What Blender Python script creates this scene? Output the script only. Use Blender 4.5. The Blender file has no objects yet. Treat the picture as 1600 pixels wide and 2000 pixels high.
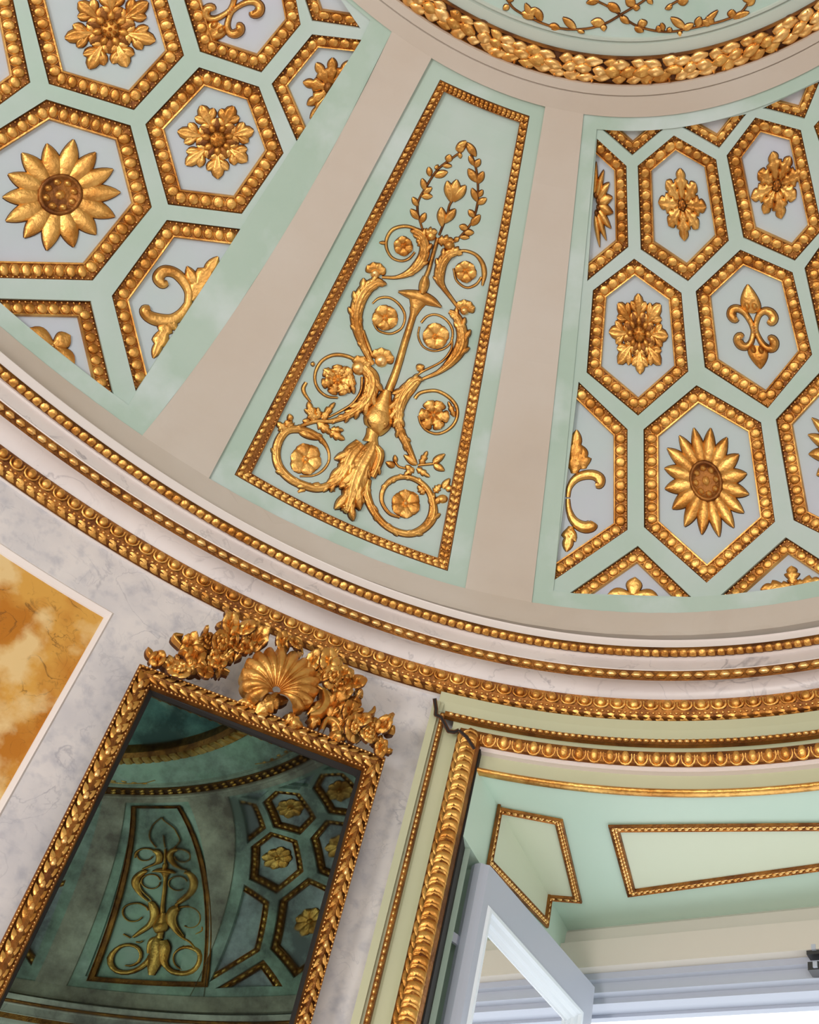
import bpy, math, random
import numpy as np
from mathutils import Matrix, Vector
from mathutils.geometry import delaunay_2d_cdt
random.seed(7)
RNG = np.random.RandomState(5)
scn = bpy.context.scene
COL = scn.collection

# ------------------------------------------------------------------ the room's own geometry
# An oval salon: every horizontal ring is an ellipse (semi-axes a and a*EE, turned by PH).
U = 2.6                       # metres per unit of the oval's short half-axis
F = 2236.41; PIT = .8125616; ROL = .3171384
CAM = np.array([-.3314472, -.3455462]); EE = 1.5107243; PH = -.4585946
CPI, SPI = math.cos(PIT), math.sin(PIT)
FW = np.array([0, -CPI, SPI]); _R = np.array([-1., 0, 0]); _U = np.cross(_R, FW)
RT = math.cos(ROL)*_R + math.sin(ROL)*_U
UP = -math.sin(ROL)*_R + math.cos(ROL)*_U
C_, S_ = math.cos(PH), math.sin(PH)

# ------------------------------------------------------------------ camera, world, lights, exposure
cd = bpy.data.cameras.new('camera'); cam = bpy.data.objects.new('camera', cd); COL.objects.link(cam)
cd.sensor_fit = 'HORIZONTAL'; cd.sensor_width = 36; cd.lens = F*36/1600; cd.clip_start = .01; cd.clip_end = 200
CAMP = np.array([CAM[0]*U, CAM[1]*U, 0.])
m = Matrix(((RT[0], UP[0], -FW[0]), (RT[1], UP[1], -FW[1]), (RT[2], UP[2], -FW[2]))).to_4x4()
m.translation = Vector(CAMP); cam.matrix_world = m
scn.camera = cam
w = bpy.data.worlds.new('world'); scn.world = w; w.use_nodes = True
bg = w.node_tree.nodes['Background']; bg.inputs[0].default_value = (.92, .96, 1, 1); bg.inputs[1].default_value = 2.0
def area(name, loc, target, sx, sy, power, col):
    l = bpy.data.lights.new(name, 'AREA'); l.shape = 'RECTANGLE'; l.size = sx; l.size_y = sy; l.energy = power; l.color = col
    o = bpy.data.objects.new(name, l); COL.objects.link(o); o.location = loc
    o.rotation_euler = (Vector(target)-Vector(loc)).to_track_quat('-Z', 'Y').to_euler()
    return o
area('window_light_east', (2.1, .6, -.5), (-.9, -2.6, 2.7), 1.1, 1.4, 122, (1, .97, .93))
area('fill_light_north', (.6, 3.2, .3), (-.7, -3.4, 1.9), 2.0, 1.6, 75, (1, .98, .95))  # unseen fill lamp added across the room to brighten the wall
area('fill_light_west', (-1.9, 1.0, -.5), (-.4, -3.0, 2.4), 1.4, 1.6, 28, (.93, .96, 1))  # weaker unseen fill lamp, added opposite the east key
area('floor_bounce', (0, 0, -1.45), (0, 0, 3), 3.6, 5.0, 42, (1, .95, .88))
scn.view_settings.view_transform = 'Standard'; scn.view_settings.look = 'None'
scn.view_settings.gamma = 1; scn.view_settings.exposure = -0.1; scn.view_settings.use_curve_mapping = False

# ------------------------------------------------------------------ surfaces
def rays(p):
    p = np.atleast_2d(np.asarray(p, float)); x = (p[:, 0]-800)/F; y = -(p[:, 1]-1000)/F
    return x[:, None]*RT + y[:, None]*UP + FW
def prof():
    t = [(-.3, .0374, .972, .90), (-.12, .0374, .972, .96)]
    a0, z0, a1, z1 = .97, .9958, .5538, 1.3181
    al = math.atan2(z1-z0, a0-a1); de = math.radians(32); n = 60; A = [0]; Z = [0]
    for i in range(n):
        g = al+de-2*de*(i+.5)/n; A.append(A[-1]+math.cos(g)); Z.append(Z[-1]+math.sin(g))
    for i in range(n+1):
        t.append((i/n, .0374+(.32-.0374)*A[i]/A[-1], a0-(a0-a1)*A[i]/A[-1], z0+(z1-z0)*Z[i]/Z[-1]))
    for a, c in ((.5367, .3235), (.5250, .336), (.5008, .355), (.47, .37), (.0, .37)):
        t.append((1+(1-a/.5538), c, a, z1+.0004*(1-a/.5538)))
    return np.array(t)
TB = prof()
def ring(u): return [np.interp(u, TB[:, 0], TB[:, k]) for k in (1, 2, 3)]
def uv(p):
    """direction through the lens -> (theta, u) on the dome"""
    d = rays(p); lo = np.full(len(d), -.3); hi = np.full(len(d), 1.98)
    def g(u):
        c, a, z = ring(u); k = z/d[:, 2]
        X = CAM[0]*(1-c)+d[:, 0]*k; Y = CAM[1]*(1-c)+d[:, 1]*k
        x = C_*X+S_*Y; y = (-S_*X+C_*Y)/EE
        return np.hypot(x, y)-a, np.arctan2(y, x)
    for _ in range(34):
        md = (lo+hi)/2; s = g(md)[0] > 0; hi = np.where(s, md, hi); lo = np.where(s, lo, md)
    return np.c_[g(lo)[1], lo]
def oval(th, c, a, z):
    th = np.asarray(th, float); x = a*np.cos(th); y = a*EE*np.sin(th)
    return np.stack(np.broadcast_arrays((C_*x-S_*y+c*CAM[0])*U, (S_*x+C_*y+c*CAM[1])*U, z*U), -1)
def base(th, u):
    c, a, z = ring(u); return oval(th, c, a, z)
def unit(v): return v/(np.linalg.norm(v, axis=-1, keepdims=True)+1e-12)
def nrm(th, u):
    e = .004
    n = unit(np.cross(base(th+e, u)-base(th-e, u), base(th, u+e)-base(th, u-e)))
    return np.where((n*base(th, u))[..., 2:3] + (n*base(th, u))[..., :2].sum(-1, keepdims=True) > 0, -n, n)
def D(th, u, h): return base(th, u)+nrm(th, u)*np.broadcast_to(np.asarray(h, float), np.shape(th))[..., None]
def cyl(p, a=1.0):
    d = rays(p); x0 = C_*CAM[0]+S_*CAM[1]; y0 = (-S_*CAM[0]+C_*CAM[1])/EE
    dx = C_*d[:, 0]+S_*d[:, 1]; dy = (-S_*d[:, 0]+C_*d[:, 1])/EE
    A = dx*dx+dy*dy; B = 2*(x0*dx+y0*dy); K = x0*x0+y0*y0-a*a
    t = (-B+np.sqrt(B*B-4*A*K))/(2*A)
    return np.c_[np.arctan2(y0+dy*t, x0+dx*t), d[:, 2]*t]
def atz(p, z):
    d = rays(p); return np.c_[CAM+d[:, :2]*(z/d[:, 2])[:, None], np.full(len(d), z)]*U

class Dome:
    """maps drawing coordinates onto the dome; h is the relief height in drawing pixels"""
    def __init__(s, f=None, off=0.0): s.f = f; s.off = off
    def P(s, p, h=0.0):
        p = np.atleast_2d(np.asarray(p, float)); t = uv(p); th, u = t[:, 0], t[:, 1]
        k = np.linalg.norm(base(th, u)-CAMP, axis=1)/F
        if s.f: th = s.f(th, u)
        return D(th, u, s.off+np.asarray(h, float)*k)
class Plane:
    def __init__(s, o, n, off=0.0): s.n = np.asarray(n, float)/np.linalg.norm(n); s.o = np.asarray(o, float)+s.n*off
    def P(s, p, h=0.0):
        d = rays(p); t = ((s.o-CAMP)@s.n)/(d@s.n); X = CAMP+d*t[:, None]
        k = np.linalg.norm(X-CAMP, axis=1)/F
        return X+s.n*(np.broadcast_to(np.asarray(h, float), len(X))*k)[:, None]
class Wall:
    """the upright oval wall, drawn in (theta degrees, z metres); h in metres towards the room"""
    def __init__(s, a=1.0): s.a = a
    def P(s, p, h=0.0):
        p = np.atleast_2d(np.asarray(p, float)); th = np.radians(p[:, 0])
        X = oval(th, 0, s.a, p[:, 1]/U); e = .01
        T = unit(oval(th+e, 0, s.a, p[:, 1]/U)-oval(th-e, 0, s.a, p[:, 1]/U))
        n = np.c_[-T[:, 1], T[:, 0], 0*T[:, 0]]; n = np.where(((n*X).sum(1) > 0)[:, None], -n, n)
        return X+n*np.broadcast_to(np.asarray(h, float), len(X))[:, None]

# ------------------------------------------------------------------ materials
def mat(name, col, rough=.5, metal=0.0, var=None, scale=4.0, bump=0.0, bscale=30.0, detail=6, lo=.35, hi=.65, vein=None, vscale=3., spec=.5, dirt=None):
    mt = bpy.data.materials.new(name); mt.use_nodes = True; nt = mt.node_tree; N = nt.nodes; L = nt.links
    b = N['Principled BSDF']; b.inputs['Roughness'].default_value = rough; b.inputs['Metallic'].default_value = metal
    b.inputs['Specular IOR Level'].default_value = spec
    g = N.new('ShaderNodeNewGeometry')
    out = None
    def noise(sc, dt, dist=0.0):
        n = N.new('ShaderNodeTexNoise'); n.inputs['Scale'].default_value = sc; n.inputs['Detail'].default_value = dt
        n.inputs['Distortion'].default_value = dist; L.new(g.outputs['Position'], n.inputs['Vector']); return n
    def ramp(src, a, b_, c0, c1):
        r = N.new('ShaderNodeValToRGB'); r.color_ramp.elements[0].position = a; r.color_ramp.elements[1].position = b_
        r.color_ramp.elements[0].color = (*c0, 1); r.color_ramp.elements[1].color = (*c1, 1); L.new(src, r.inputs[0]); return r
    if var:
        n = noise(scale, detail); r = ramp(n.outputs['Fac'], lo, hi, col, var); out = r.outputs[0]
    def mixin(out, fac, c):
        mx = N.new('ShaderNodeMix'); mx.data_type = 'RGBA'; L.new(fac, mx.inputs[0])
        if out is None: mx.inputs[6].default_value = (*col, 1)
        else: L.new(out, mx.inputs[6])
        mx.inputs[7].default_value = (*c, 1); return mx.outputs[2]
    if vein:
        for sc, wd, st in ((vscale, .012, .75), (vscale*2.7, .02, .4)):
            n = noise(sc, 7, .8)
            sb = N.new('ShaderNodeMath'); sb.operation = 'SUBTRACT'; sb.inputs[1].default_value = .5; L.new(n.outputs['Fac'], sb.inputs[0])
            ab = N.new('ShaderNodeMath'); ab.operation = 'ABSOLUTE'; L.new(sb.outputs[0], ab.inputs[0])
            n2 = noise(sc*.8, 3); rr = ramp(n2.outputs['Fac'], .45, .62, (0, 0, 0), (st, st, st))
            r = ramp(ab.outputs[0], 0, wd, (1, 1, 1), (0, 0, 0))
            ml = N.new('ShaderNodeMath'); ml.operation = 'MULTIPLY'; L.new(r.outputs[0], ml.inputs[0]); L.new(rr.outputs[0], ml.inputs[1])
            out = mixin(out, ml.outputs[0], vein)
    if dirt:
        n = noise(dirt[1], 8); r = ramp(n.outputs['Fac'], dirt[2], dirt[3], (0, 0, 0), (1, 1, 1)); out = mixin(out, r.outputs[0], dirt[0])
    if out is not None: L.new(out, b.inputs['Base Color'])
    else: b.inputs['Base Color'].default_value = (*col, 1)
    if bump:
        n = noise(bscale, 6); bp = N.new('ShaderNodeBump'); bp.inputs['Strength'].default_value = bump; bp.inputs['Distance'].default_value = .01
        L.new(n.outputs['Fac'], bp.inputs['Height']); L.new(bp.outputs[0], b.inputs['Normal'])
    return mt
def hexc(r, g, b):
    f = lambda c: (c/255/12.92) if c/255 <= .04045 else ((c/255+.055)/1.055)**2.4
    return (f(r), f(g), f(b))
M = {}
M['gold'] = mat('gold_leaf', (.80, .45, .125), .36, .9, (.50, .21, .04), 11, .35, 60, lo=.4, hi=.64)
M['gold_dim'] = mat('gold_leaf_worn', (.66, .32, .07), .4, .9, (.42, .17, .03), 10, .3, 60, lo=.4, hi=.64)
M['gold_bright'] = mat('gold_leaf_bright', (.98, .62, .24), .3, .9, (.74, .38, .10), 14, .15, 60)
M['bole'] = mat('worn_gold_over_bole', (.34, .135, .025), .45, .75, (.15, .05, .012), 16, .4, 80)
M['bole_shade'] = mat('dark_bole_shade_edge', (.13, .045, .012), .6, .3, (.07, .022, .006), 16)
M['pink'] = mat('rib_plaster', hexc(196, 188, 178), .75, 0, hexc(188, 176, 162), 1.6, .04, 12, dirt=(hexc(182, 170, 158), 5, .6, .9))
M['teal'] = mat('green_plaster', hexc(173, 193, 182), .7, 0, hexc(163, 186, 172), 2.2, .05, 14, dirt=(hexc(192, 206, 204), 4, .5, .7))
M['teal_field'] = mat('green_panel_field', hexc(168, 192, 180), .7, 0, hexc(182, 198, 193), 3.4, .05, 14, dirt=(hexc(158, 186, 171), 5, .56, .78))
M['web'] = mat('pale_green_lattice', hexc(168, 190, 178), .7, 0, hexc(182, 198, 194), 2.4, .05, 14, dirt=(hexc(170, 196, 182), 3, .58, .8))
M['band'] = mat('grey_green_band', hexc(182, 190, 178), .7, 0, hexc(174, 186, 176), 3)
M['floor'] = mat('lavender_coffer', hexc(187, 192, 205), .7, 0, hexc(180, 195, 197), 2.1, .05, 14)
M['marble'] = mat('white_marble', hexc(224, 219, 218), .35, 0, hexc(206, 203, 206), 7, 0, vein=hexc(168, 166, 174), vscale=5.5, dirt=(hexc(176, 176, 186), 24, .5, .82))
M['marble_fine'] = mat('white_marble_cornice', hexc(222, 216, 214), .35, 0, hexc(206, 198, 196), 3, 0, vein=hexc(130, 126, 132), vscale=3.4)
M['white'] = mat('white_fillet', hexc(228, 220, 216), .5)
M['siena'] = mat('yellow_siena_marble', hexc(214, 160, 72), .3, 0, hexc(186, 116, 30), 5.5, 0, detail=12, lo=.40, hi=.58,
                 dirt=(hexc(228, 196, 138), 7.5, .50, .62), vein=hexc(96, 62, 28), vscale=8.0)
M['pale'] = mat('pale_green_wood', hexc(196, 197, 164), .45, 0, hexc(188, 191, 160), 2)
M['jamb'] = mat('mint_paint', hexc(194, 216, 200), .5, 0, hexc(188, 212, 196), 2)
M['cream'] = mat('cream_paint', hexc(206, 199, 188), .5)
M['creamfield'] = mat('cream_panel_field', hexc(206, 214, 190), .5)
M['gap'] = mat('dark_gap', (.012, .01, .009), .8)
M['sash'] = mat('lilac_white_gloss_paint', hexc(176, 182, 196), .3)
M['sash_edge'] = mat('lilac_gloss_paint', hexc(200, 188, 200), .3)
M['sash_bead'] = mat('white_gloss_paint', hexc(224, 232, 240), .25)
M['dark'] = mat('dark_shutter_paint', (.03, .032, .03), .5)
M['skyblue'] = mat('painted_ceiling_ground', hexc(120, 160, 156), .7, 0, hexc(90, 132, 134), 1.6, dirt=(hexc(150, 180, 172), 4, .55, .75))
M['parquet'] = mat('oak_floor', hexc(150, 110, 70), .35, 0, hexc(120, 84, 50), 3)
M['rust'] = mat('bronze_latch', (.06, .06, .065), .4, .6)
def glassmat():
    mt = bpy.data.materials.new('window_glass'); mt.use_nodes = True; b = mt.node_tree.nodes['Principled BSDF']
    b.inputs['Transmission Weight'].default_value = 1; b.inputs['Roughness'].default_value = 0.0; b.inputs['IOR'].default_value = 1.45
    b.inputs['Base Color'].default_value = (.93, .98, .96, 1); return mt
M['glass'] = glassmat()
def mirrormat():
    mt = bpy.data.materials.new('aged_mirror'); mt.use_nodes = True; nt = mt.node_tree; N = nt.nodes; L = nt.links
    b = N['Principled BSDF']; b.inputs['Metallic'].default_value = 1
    g = N.new('ShaderNodeNewGeometry'); n = N.new('ShaderNodeTexNoise'); n.inputs['Scale'].default_value = 6.0; n.inputs['Detail'].default_value = 12
    n.inputs['Roughness'].default_value = .65; L.new(g.outputs['Position'], n.inputs['Vector'])
    r = N.new('ShaderNodeValToRGB'); e = r.color_ramp.elements; e[0].position = .40; e[0].color = (.07, .09, .08, 1); e[1].position = .62; e[1].color = (.20, .29, .24, 1)
    L.new(n.outputs['Fac'], r.inputs[0]); L.new(r.outputs[0], b.inputs['Base Color'])
    r2 = N.new('ShaderNodeValToRGB'); r2.color_ramp.elements[0].position = .3; r2.color_ramp.elements[0].color = (.035,)*3+(1,); r2.color_ramp.elements[1].color = (.0,)*3+(1,); r2.color_ramp.elements[1].position = .6
    L.new(n.outputs['Fac'], r2.inputs[0]); L.new(r2.outputs[0], b.inputs['Roughness'])
    return mt
M['mirror'] = mirrormat()

# ------------------------------------------------------------------ object helpers
def tag(o, label=None, cat=None, group=None, kind=None):
    if label: o['label'] = label
    if cat: o['category'] = cat
    if group: o['group'] = group
    if kind: o['kind'] = kind
    return o
def world_loc(o):
    v = Vector(o.location)
    while o.parent: o = o.parent; v = v+Vector(o.location)
    return v
def link(o, loc, parent=None):
    COL.objects.link(o); loc = Vector(loc)
    if parent: o.parent = parent; loc = loc-world_loc(parent)
    o.location = loc
    return o
def empty(name, loc): return link(bpy.data.objects.new(name, None), loc)
class G:
    """collects vertices and faces of ONE object"""
    def __init__(s): s.v = []; s.f = []; s.n = 0; s.rim = set()
    def add(s, v, f):
        v = np.asarray(v, float); s.v.append(v); n = s.n; s.f += [tuple(i+n for i in q) for q in f]; s.n += len(v); return s
    def grid(s, P, closed=False, rim=0):
        """P: (rows, cols, 3)"""
        r, c = P.shape[:2]; f = []
        for i in range(r-1):
            for j in range(c if closed else c-1):
                k = (j+1) % c; f.append((i*c+j, i*c+k, (i+1)*c+k, (i+1)*c+j))
                if rim and (i == 0 or (rim == 2 and i == r-2)): s.rim.add(len(s.f)+len(f)-1)
        return s.add(P.reshape(-1, 3), f)
    def box(s, P8):
        return s.add(P8, [(0, 1, 2, 3), (7, 6, 5, 4), (0, 4, 5, 1), (1, 5, 6, 2), (2, 6, 7, 3), (3, 7, 4, 0)])
    def obj(s, name, m, parent=None, smooth=True, loc=None):
        V = np.concatenate(s.v); c = V.mean(0) if loc is None else np.asarray(loc)
        me = bpy.data.meshes.new(name); me.from_pydata((V-c).tolist(), [], s.f)
        if smooth: me.polygons.foreach_set('use_smooth', np.ones(len(me.polygons), bool))
        me.materials.append(M[m])
        if s.rim:
            me.materials.append(M['bole_shade']); mi = np.zeros(len(s.f), np.int32); mi[list(s.rim)] = 1; me.polygons.foreach_set('material_index', mi)  # rim faces in dark bole paint a shadow outline round each ornament
        me.update()
        return link(bpy.data.objects.new(name, me), c, parent)
def inst(name, me, loc, X, Y, Z, parent):
    """an object sharing a mesh, with its three axis vectors (orthogonal)"""
    o = bpy.data.objects.new(name, me); COL.objects.link(o)
    mt = Matrix(((X[0], Y[0], Z[0]), (X[1], Y[1], Z[1]), (X[2], Y[2], Z[2]))).to_4x4()
    o.parent = parent
    mt.translation = Vector(loc)-world_loc(parent)
    o.matrix_local = mt
    return o
def inside(pts, poly):
    x, y = pts[:, 0], pts[:, 1]; r = np.zeros(len(pts), bool); n = len(poly)
    for i in range(n):
        x0, y0 = poly[i]; x1, y1 = poly[(i+1) % n]
        if y0 == y1: continue
        c = ((y0 > y) != (y1 > y)) & (x < (x1-x0)*(y-y0)/(y1-y0)+x0); r ^= c
    return r
def subdiv(poly, step, close=True):
    out = []; n = len(poly)
    for i in range(n if close else n-1):
        a = np.array(poly[i], float); b = np.array(poly[(i+1) % n], float); k = max(1, int(math.ceil(np.linalg.norm(b-a)/step)))
        for j in range(k): out.append(a+(b-a)*j/k)
    if not close: out.append(np.array(poly[-1], float))
    return np.array(out)
KX, KY = 1.4, .62           # metric-ish scale of (theta, u) for triangulating
def plate(g, outer, holes, h0, h1, step=.035, fn=None, fill=None):
    """a flat sheet of thickness h1-h0 lying on the dome, with holes. outlines are dense (theta,u) loops"""
    fn = fn or D; s = np.array([KX, KY]); loops = [np.asarray(outer)*s]+[np.asarray(h)*s for h in holes]
    lo = loops[0].min(0); hi = loops[0].max(0)
    gx, gy = np.meshgrid(np.arange(lo[0]+step*.5, hi[0], step), np.arange(lo[1]+step*.5, hi[1], step)); q = np.c_[gx.ravel(), gy.ravel()]
    keep = inside(q, loops[0])
    for l in loops[1:]: keep &= ~inside(q, l)
    q = q[keep]
    al = np.concatenate(loops)
    if len(q):
        ok = np.ones(len(q), bool)
        for i in range(0, len(q), 500):
            ok[i:i+500] = ((q[i:i+500, None]-al[None])**2).sum(-1).min(1) > (step*.35)**2
        q = q[ok]
    pts = np.concatenate([al, q]); ed = []; n = 0
    for l in loops:
        k = len(l); ed += [(n+i, n+(i+1) % k) for i in range(k)]; n += k
    V, E, FF, *_ = delaunay_2d_cdt([Vector(p) for p in pts], ed, [], 0, 1e-7)
    V = np.array([tuple(v) for v in V]); tri = np.array([tuple(f) for f in FF]); cen = V[tri].mean(1)
    k = inside(cen, loops[0])
    for l in loops[1:]: k &= ~inside(cen, l)
    tri = tri[k]; W = V/s
    g.add(fn(W[:, 0], W[:, 1], np.full(len(W), h1)), [tuple(t) for t in tri])
    for l in loops:
        L = np.concatenate([l, l[:1]])/s
        g.grid(np.stack([fn(L[:, 0], L[:, 1], np.full(len(L), h1)), fn(L[:, 0], L[:, 1], np.full(len(L), h0))]))
    return g
# ------------------------------------------------------------------ dome
rad = np.radians; TAU = 2*math.pi
def line_uv(a, b, step=12): return uv(subdiv([a, b], step, False))
def arc(t0, t1, u, n=24): return np.c_[np.linspace(t0, t1, n), np.full(n, u)]
def panel_loop(tl, tr, br, bl):
    """corners drawn; sides straight, top and bottom follow the rings"""
    q = uv([tl, tr, br, bl]); q[:2, 1] = 1.0; q[2:, 1] = 0.0
    L = line_uv(bl, tl)[1:-1]; R = line_uv(tr, br)[1:-1]
    return np.concatenate([arc(q[0, 0], q[1, 0], 1.0), R, arc(q[2, 0], q[3, 0], 0.0), L])
def std_loop(t0, t1, b1, b0):     # degrees: top left, top right, bottom right, bottom left
    n = 20; k = np.linspace(1, 0, n)[1:-1]
    return np.concatenate([arc(rad(t0), rad(t1), 1.), np.c_[rad(b1)+(rad(t1)-rad(b1))*k, k], arc(rad(b1), rad(b0), 0.), np.c_[rad(b0)+(rad(t0)-rad(b0))*k[::-1], k[::-1]]])
def mirror_loop(l, c):
    q = l.copy(); q[:, 0] = 2*c(q[:, 1])-q[:, 0]; return q
cR = lambda u: rad(-97.6+5.0*(u-.6))            # middle lines of the two wide panels in view
cL = lambda u: rad(-37.5-7.0*(u-.6))
CR, CL, CN = -97.6, -37.4, -67.6
narrow = panel_loop((846.7, 107), (1068, 199), (907, 1157), (402.5, 941))
re_t, re_b = np.degrees(uv([(1142, 214.5), (1038, 1185)])[:, 0]); le_t, le_b = np.degrees(uv([(768, 60), (272, 857)])[:, 0])
cRt, cRb = np.degrees(cR(1)), np.degrees(cR(0)); cLt, cLb = np.degrees(cL(1)), np.degrees(cL(0))
wide_r = std_loop(re_t, 2*cRt-re_t, 2*cRb-re_b, re_b)
wide_l = std_loop(le_t, 2*cLt-le_t, 2*cLb-le_b, le_b)
others_w = [std_loop(re_t+60*k, 2*cRt-re_t+60*k, 2*cRb-re_b+60*k, re_b+60*k) for k in (2, 3, 4, 5)]
NB_ = {k: (CN+6.9+60*k-(1 if k == -1 else 0), CN-6.9+60*k, CN-9+60*k, CN+9+60*k-(3 if k == -1 else 0)) for k in (-1, 1, 2, 3, 4)}
others_n = [std_loop(*NB_[k]) for k in NB_]
T0 = rad(-97.6-180+.5*0); 
def wrap(l):
    q = l.copy(); c = q[:, 0].mean(); q[:, 0] -= TAU*math.floor((c-T0)/TAU); return q
# seam placed in the middle of a rib
T0 = rad(-97.6-180-20.6)
g = G(); th = np.linspace(0, TAU, 241); us = np.r_[-.3, -.12, np.linspace(0, 1, 30), 1.02]
A, B = np.meshgrid(th, us); P = base(A.ravel(), B.ravel()).reshape(A.shape+(3,)); g.grid(P)
ceiling = tag(g.obj('ceiling', 'floor', loc=(0, 0, 0)), 'oval coffered dome with pale green panels between beige ribs', kind='structure')
g = G()
n = 120; outer = np.concatenate([arc(T0, T0+TAU, 1.0, n), arc(T0+TAU, T0, -.13, n)])
RIB = .034
plate(g, outer, [wrap(l) for l in [narrow, wide_r, wide_l]+others_w+others_n], 0, RIB, .03)
g.obj('rib_field', 'pink', ceiling, smooth=False)

# crown: flat beige ring, fine groove line, garland seat, grey band, green disc
def ringrow(a, z, c=None):
    u = 1+(1-a/.5538); cc = np.interp(u, TB[:, 0], TB[:, 1]) if c is None else c
    return oval(np.linspace(0, TAU, 241), cc, a, z)
ZC = 1.3181; hz = lambda h: ZC-h/U
g = G(); rows = [(.5538, hz(RIB)), (.5375, hz(RIB)), (.5370, hz(RIB-.006)), (.5362, hz(RIB-.006)), (.5358, hz(RIB)), (.526, hz(RIB)), (.526, hz(0))]
g.grid(np.stack([ringrow(a, z) for a, z in rows])); g.obj('crown_ring', 'pink', ceiling, smooth=False)
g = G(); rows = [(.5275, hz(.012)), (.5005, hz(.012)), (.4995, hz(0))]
g.grid(np.stack([ringrow(a, z) for a, z in rows])); g.obj('garland_bed', 'bole_shade', ceiling, smooth=False)
AD = .4885
g = G(); rows = [(.502, hz(.008)), (AD+.0016, hz(.008)), (AD+.0008, hz(.001)), (AD-.0002, hz(.001)), (AD-.0008, hz(.007)), (AD-.003, hz(.007)), (AD-.004, hz(-.001))]
g.grid(np.stack([ringrow(a, z) for a, z in rows])); g.obj('medallion_band', 'band', ceiling, smooth=False)
g = G(); rows = [(AD, hz(.001)), (.36, hz(.001)), (.36, hz(-.06))]
g.grid(np.stack([ringrow(a, z) for a, z in rows])); g.obj('medallion_frieze', 'teal_field', ceiling, smooth=False)
g = G(); rows = [(.37, hz(-.06)), (.2, hz(-.06)), (.01, hz(-.06))]
g.grid(np.stack([ringrow(a, z) for a, z in rows])); g.obj('medallion_centre', 'skyblue', ceiling, smooth=False)
g = G(); rows = [(.392, hz(.0)), (.390, hz(.02)), (.366, hz(.02)), (.358, hz(.0)), (.358, hz(-.06))]
g.grid(np.stack([ringrow(a, z) for a, z in rows])); inner_ring = tag(g.obj('medallion_ring', 'bole', smooth=False, loc=oval(rad(-90), .37, .37, ZC)), 'gilt block ring round the plain centre of the dome, seen in the mirror', 'moulding')
g = G()
for k in range(120):
    t = TAU*k/120; e = TAU/120*.36; o = []
    for hh, s in ((hz(.018), 1), (hz(.034), .7)):
        for tt, aa in ((t-e*s, .378-.011*s), (t+e*s, .378-.011*s), (t+e*s, .378+.011*s), (t-e*s, .378+.011*s)): o.append(oval(tt, .37, aa, hh))
    g.box(np.array(o))
tag(g.obj('block', 'gold_bright', inner_ring, smooth=False), kind='stuff')

# ------------------------------------------------------------------ cornice (rings, all the way round)
def rng_(rows, name, m, parent=None, smooth=True, t0=0, t1=TAU, n=361):
    th = np.linspace(t0, t1, n); g = G()
    g.grid(np.stack([oval(th, c, a, z) for c, a, z in rows])); return g.obj(name, m, parent, smooth, loc=(0, 0, 0) if parent is None else None)
cor = rng_([(.05, .975, .9520), (.118, .936, .9455), (.125, .935, .9446), (.1125, .9382, .9318)], 'trim_1', 'white', smooth=False)
tag(cor, 'curved white marble cornice running under the dome', kind='structure')
rng_([(.1125, .9382, .9318), (.108, .9375, .9316), (.093, .9475, .9266), (.0905, .9505, .9272)], 'ornament_bed', 'bole', cor)
rng_([(.0905, .9505, .9272), (.088, .9505, .9245), (.088, .9530, .9238)], 'fillet', 'white', cor, False)
rng_([(.088, .9530, .9238), (.074, .9548, .9045)], 'fascia', 'marble_fine', cor, False)
rng_([(.074, .9548, .9045), (.075, .9525, .9030), (.072, .9535, .9018)], 'fillet', 'white', cor, False)
rng_([(.072, .9535, .9018), (.0620, .9585, .8895)], 'ornament_bed', 'bole', cor, False)
rng_([(.0620, .9585, .8895), (.060, .9600, .8895), (.048, .9660, .8905), (.036, .9735, .8890), (.026, .9795, .8855), (.0195, .9835, .8800), (.0165, .985, .8775)], 'cove', 'marble_fine', cor)
rng_([(.0165, .985, .8775), (.012, .9850, .8760), (.007, .9905, .8640), (.006, .9885, .8625), (.003, .9925, .8570), (.0015, .9930, .8550), (.0, 1.0, .8517)], 'ornament_bed', 'bole', cor, False)
rng_([(.0, .9985, .8520), (.0, .9975, .8500), (.0, 1.001, .8490)], 'fillet', 'white', cor, False)

# ------------------------------------------------------------------ wall, window opening, floor
WZ0, WZ1 = -1.25, .756*U                      # sill and soffit heights (m)
SZ = .745
def soff(p): return atz([p], SZ)[0]
j0 = soff((945, 1525)); j1 = soff((1110, 1818)); bd = soff((1600, 1770))-j1; bd /= np.linalg.norm(bd)
WW = 1.62                                        # clear width of the opening (m)
_m = j0+bd*(WW-2*float((j0-j1)@bd)); _x = C_*_m[0]/U+S_*_m[1]/U; _y = (-S_*_m[0]/U+C_*_m[1]/U)/EE
J0 = -79.75; J1 = float(np.degrees(math.atan2(_y, _x)))-.4; CW = (J0+J1)/2
g = G()
def wallpart(g, a0, a1, z0, z1, a=1.0):
    th = np.linspace(rad(a0), rad(a1), max(3, int(abs(a1-a0)))); zz = (z1, z0)
    g.grid(np.stack([oval(th, 0, a, z/U) for z in zz]))
FLZ = -1.6; TOPZ = .8517*U
wallpart(g, -49.0+0, -56.1, FLZ, TOPZ) if 0 else None
OT0, OT1, OZ = -56.1, -33.0, .779*U            # yellow marble slab opening
wallpart(g, OT0, J0, FLZ, TOPZ); wallpart(g, J0, J1, WZ1, TOPZ); wallpart(g, J0, J1, FLZ, WZ0)
wallpart(g, J1, OT1-360, FLZ, TOPZ); wallpart(g, OT0, OT1, OZ, TOPZ); wallpart(g, OT0, OT1, FLZ, -1.2)
wall = tag(g.obj('wall_curved', 'marble', smooth=False, loc=(0, 0, 0)), 'grey veined white marble wall under the cornice', kind='structure')
g = G(); W1 = Wall(1.0)
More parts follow.
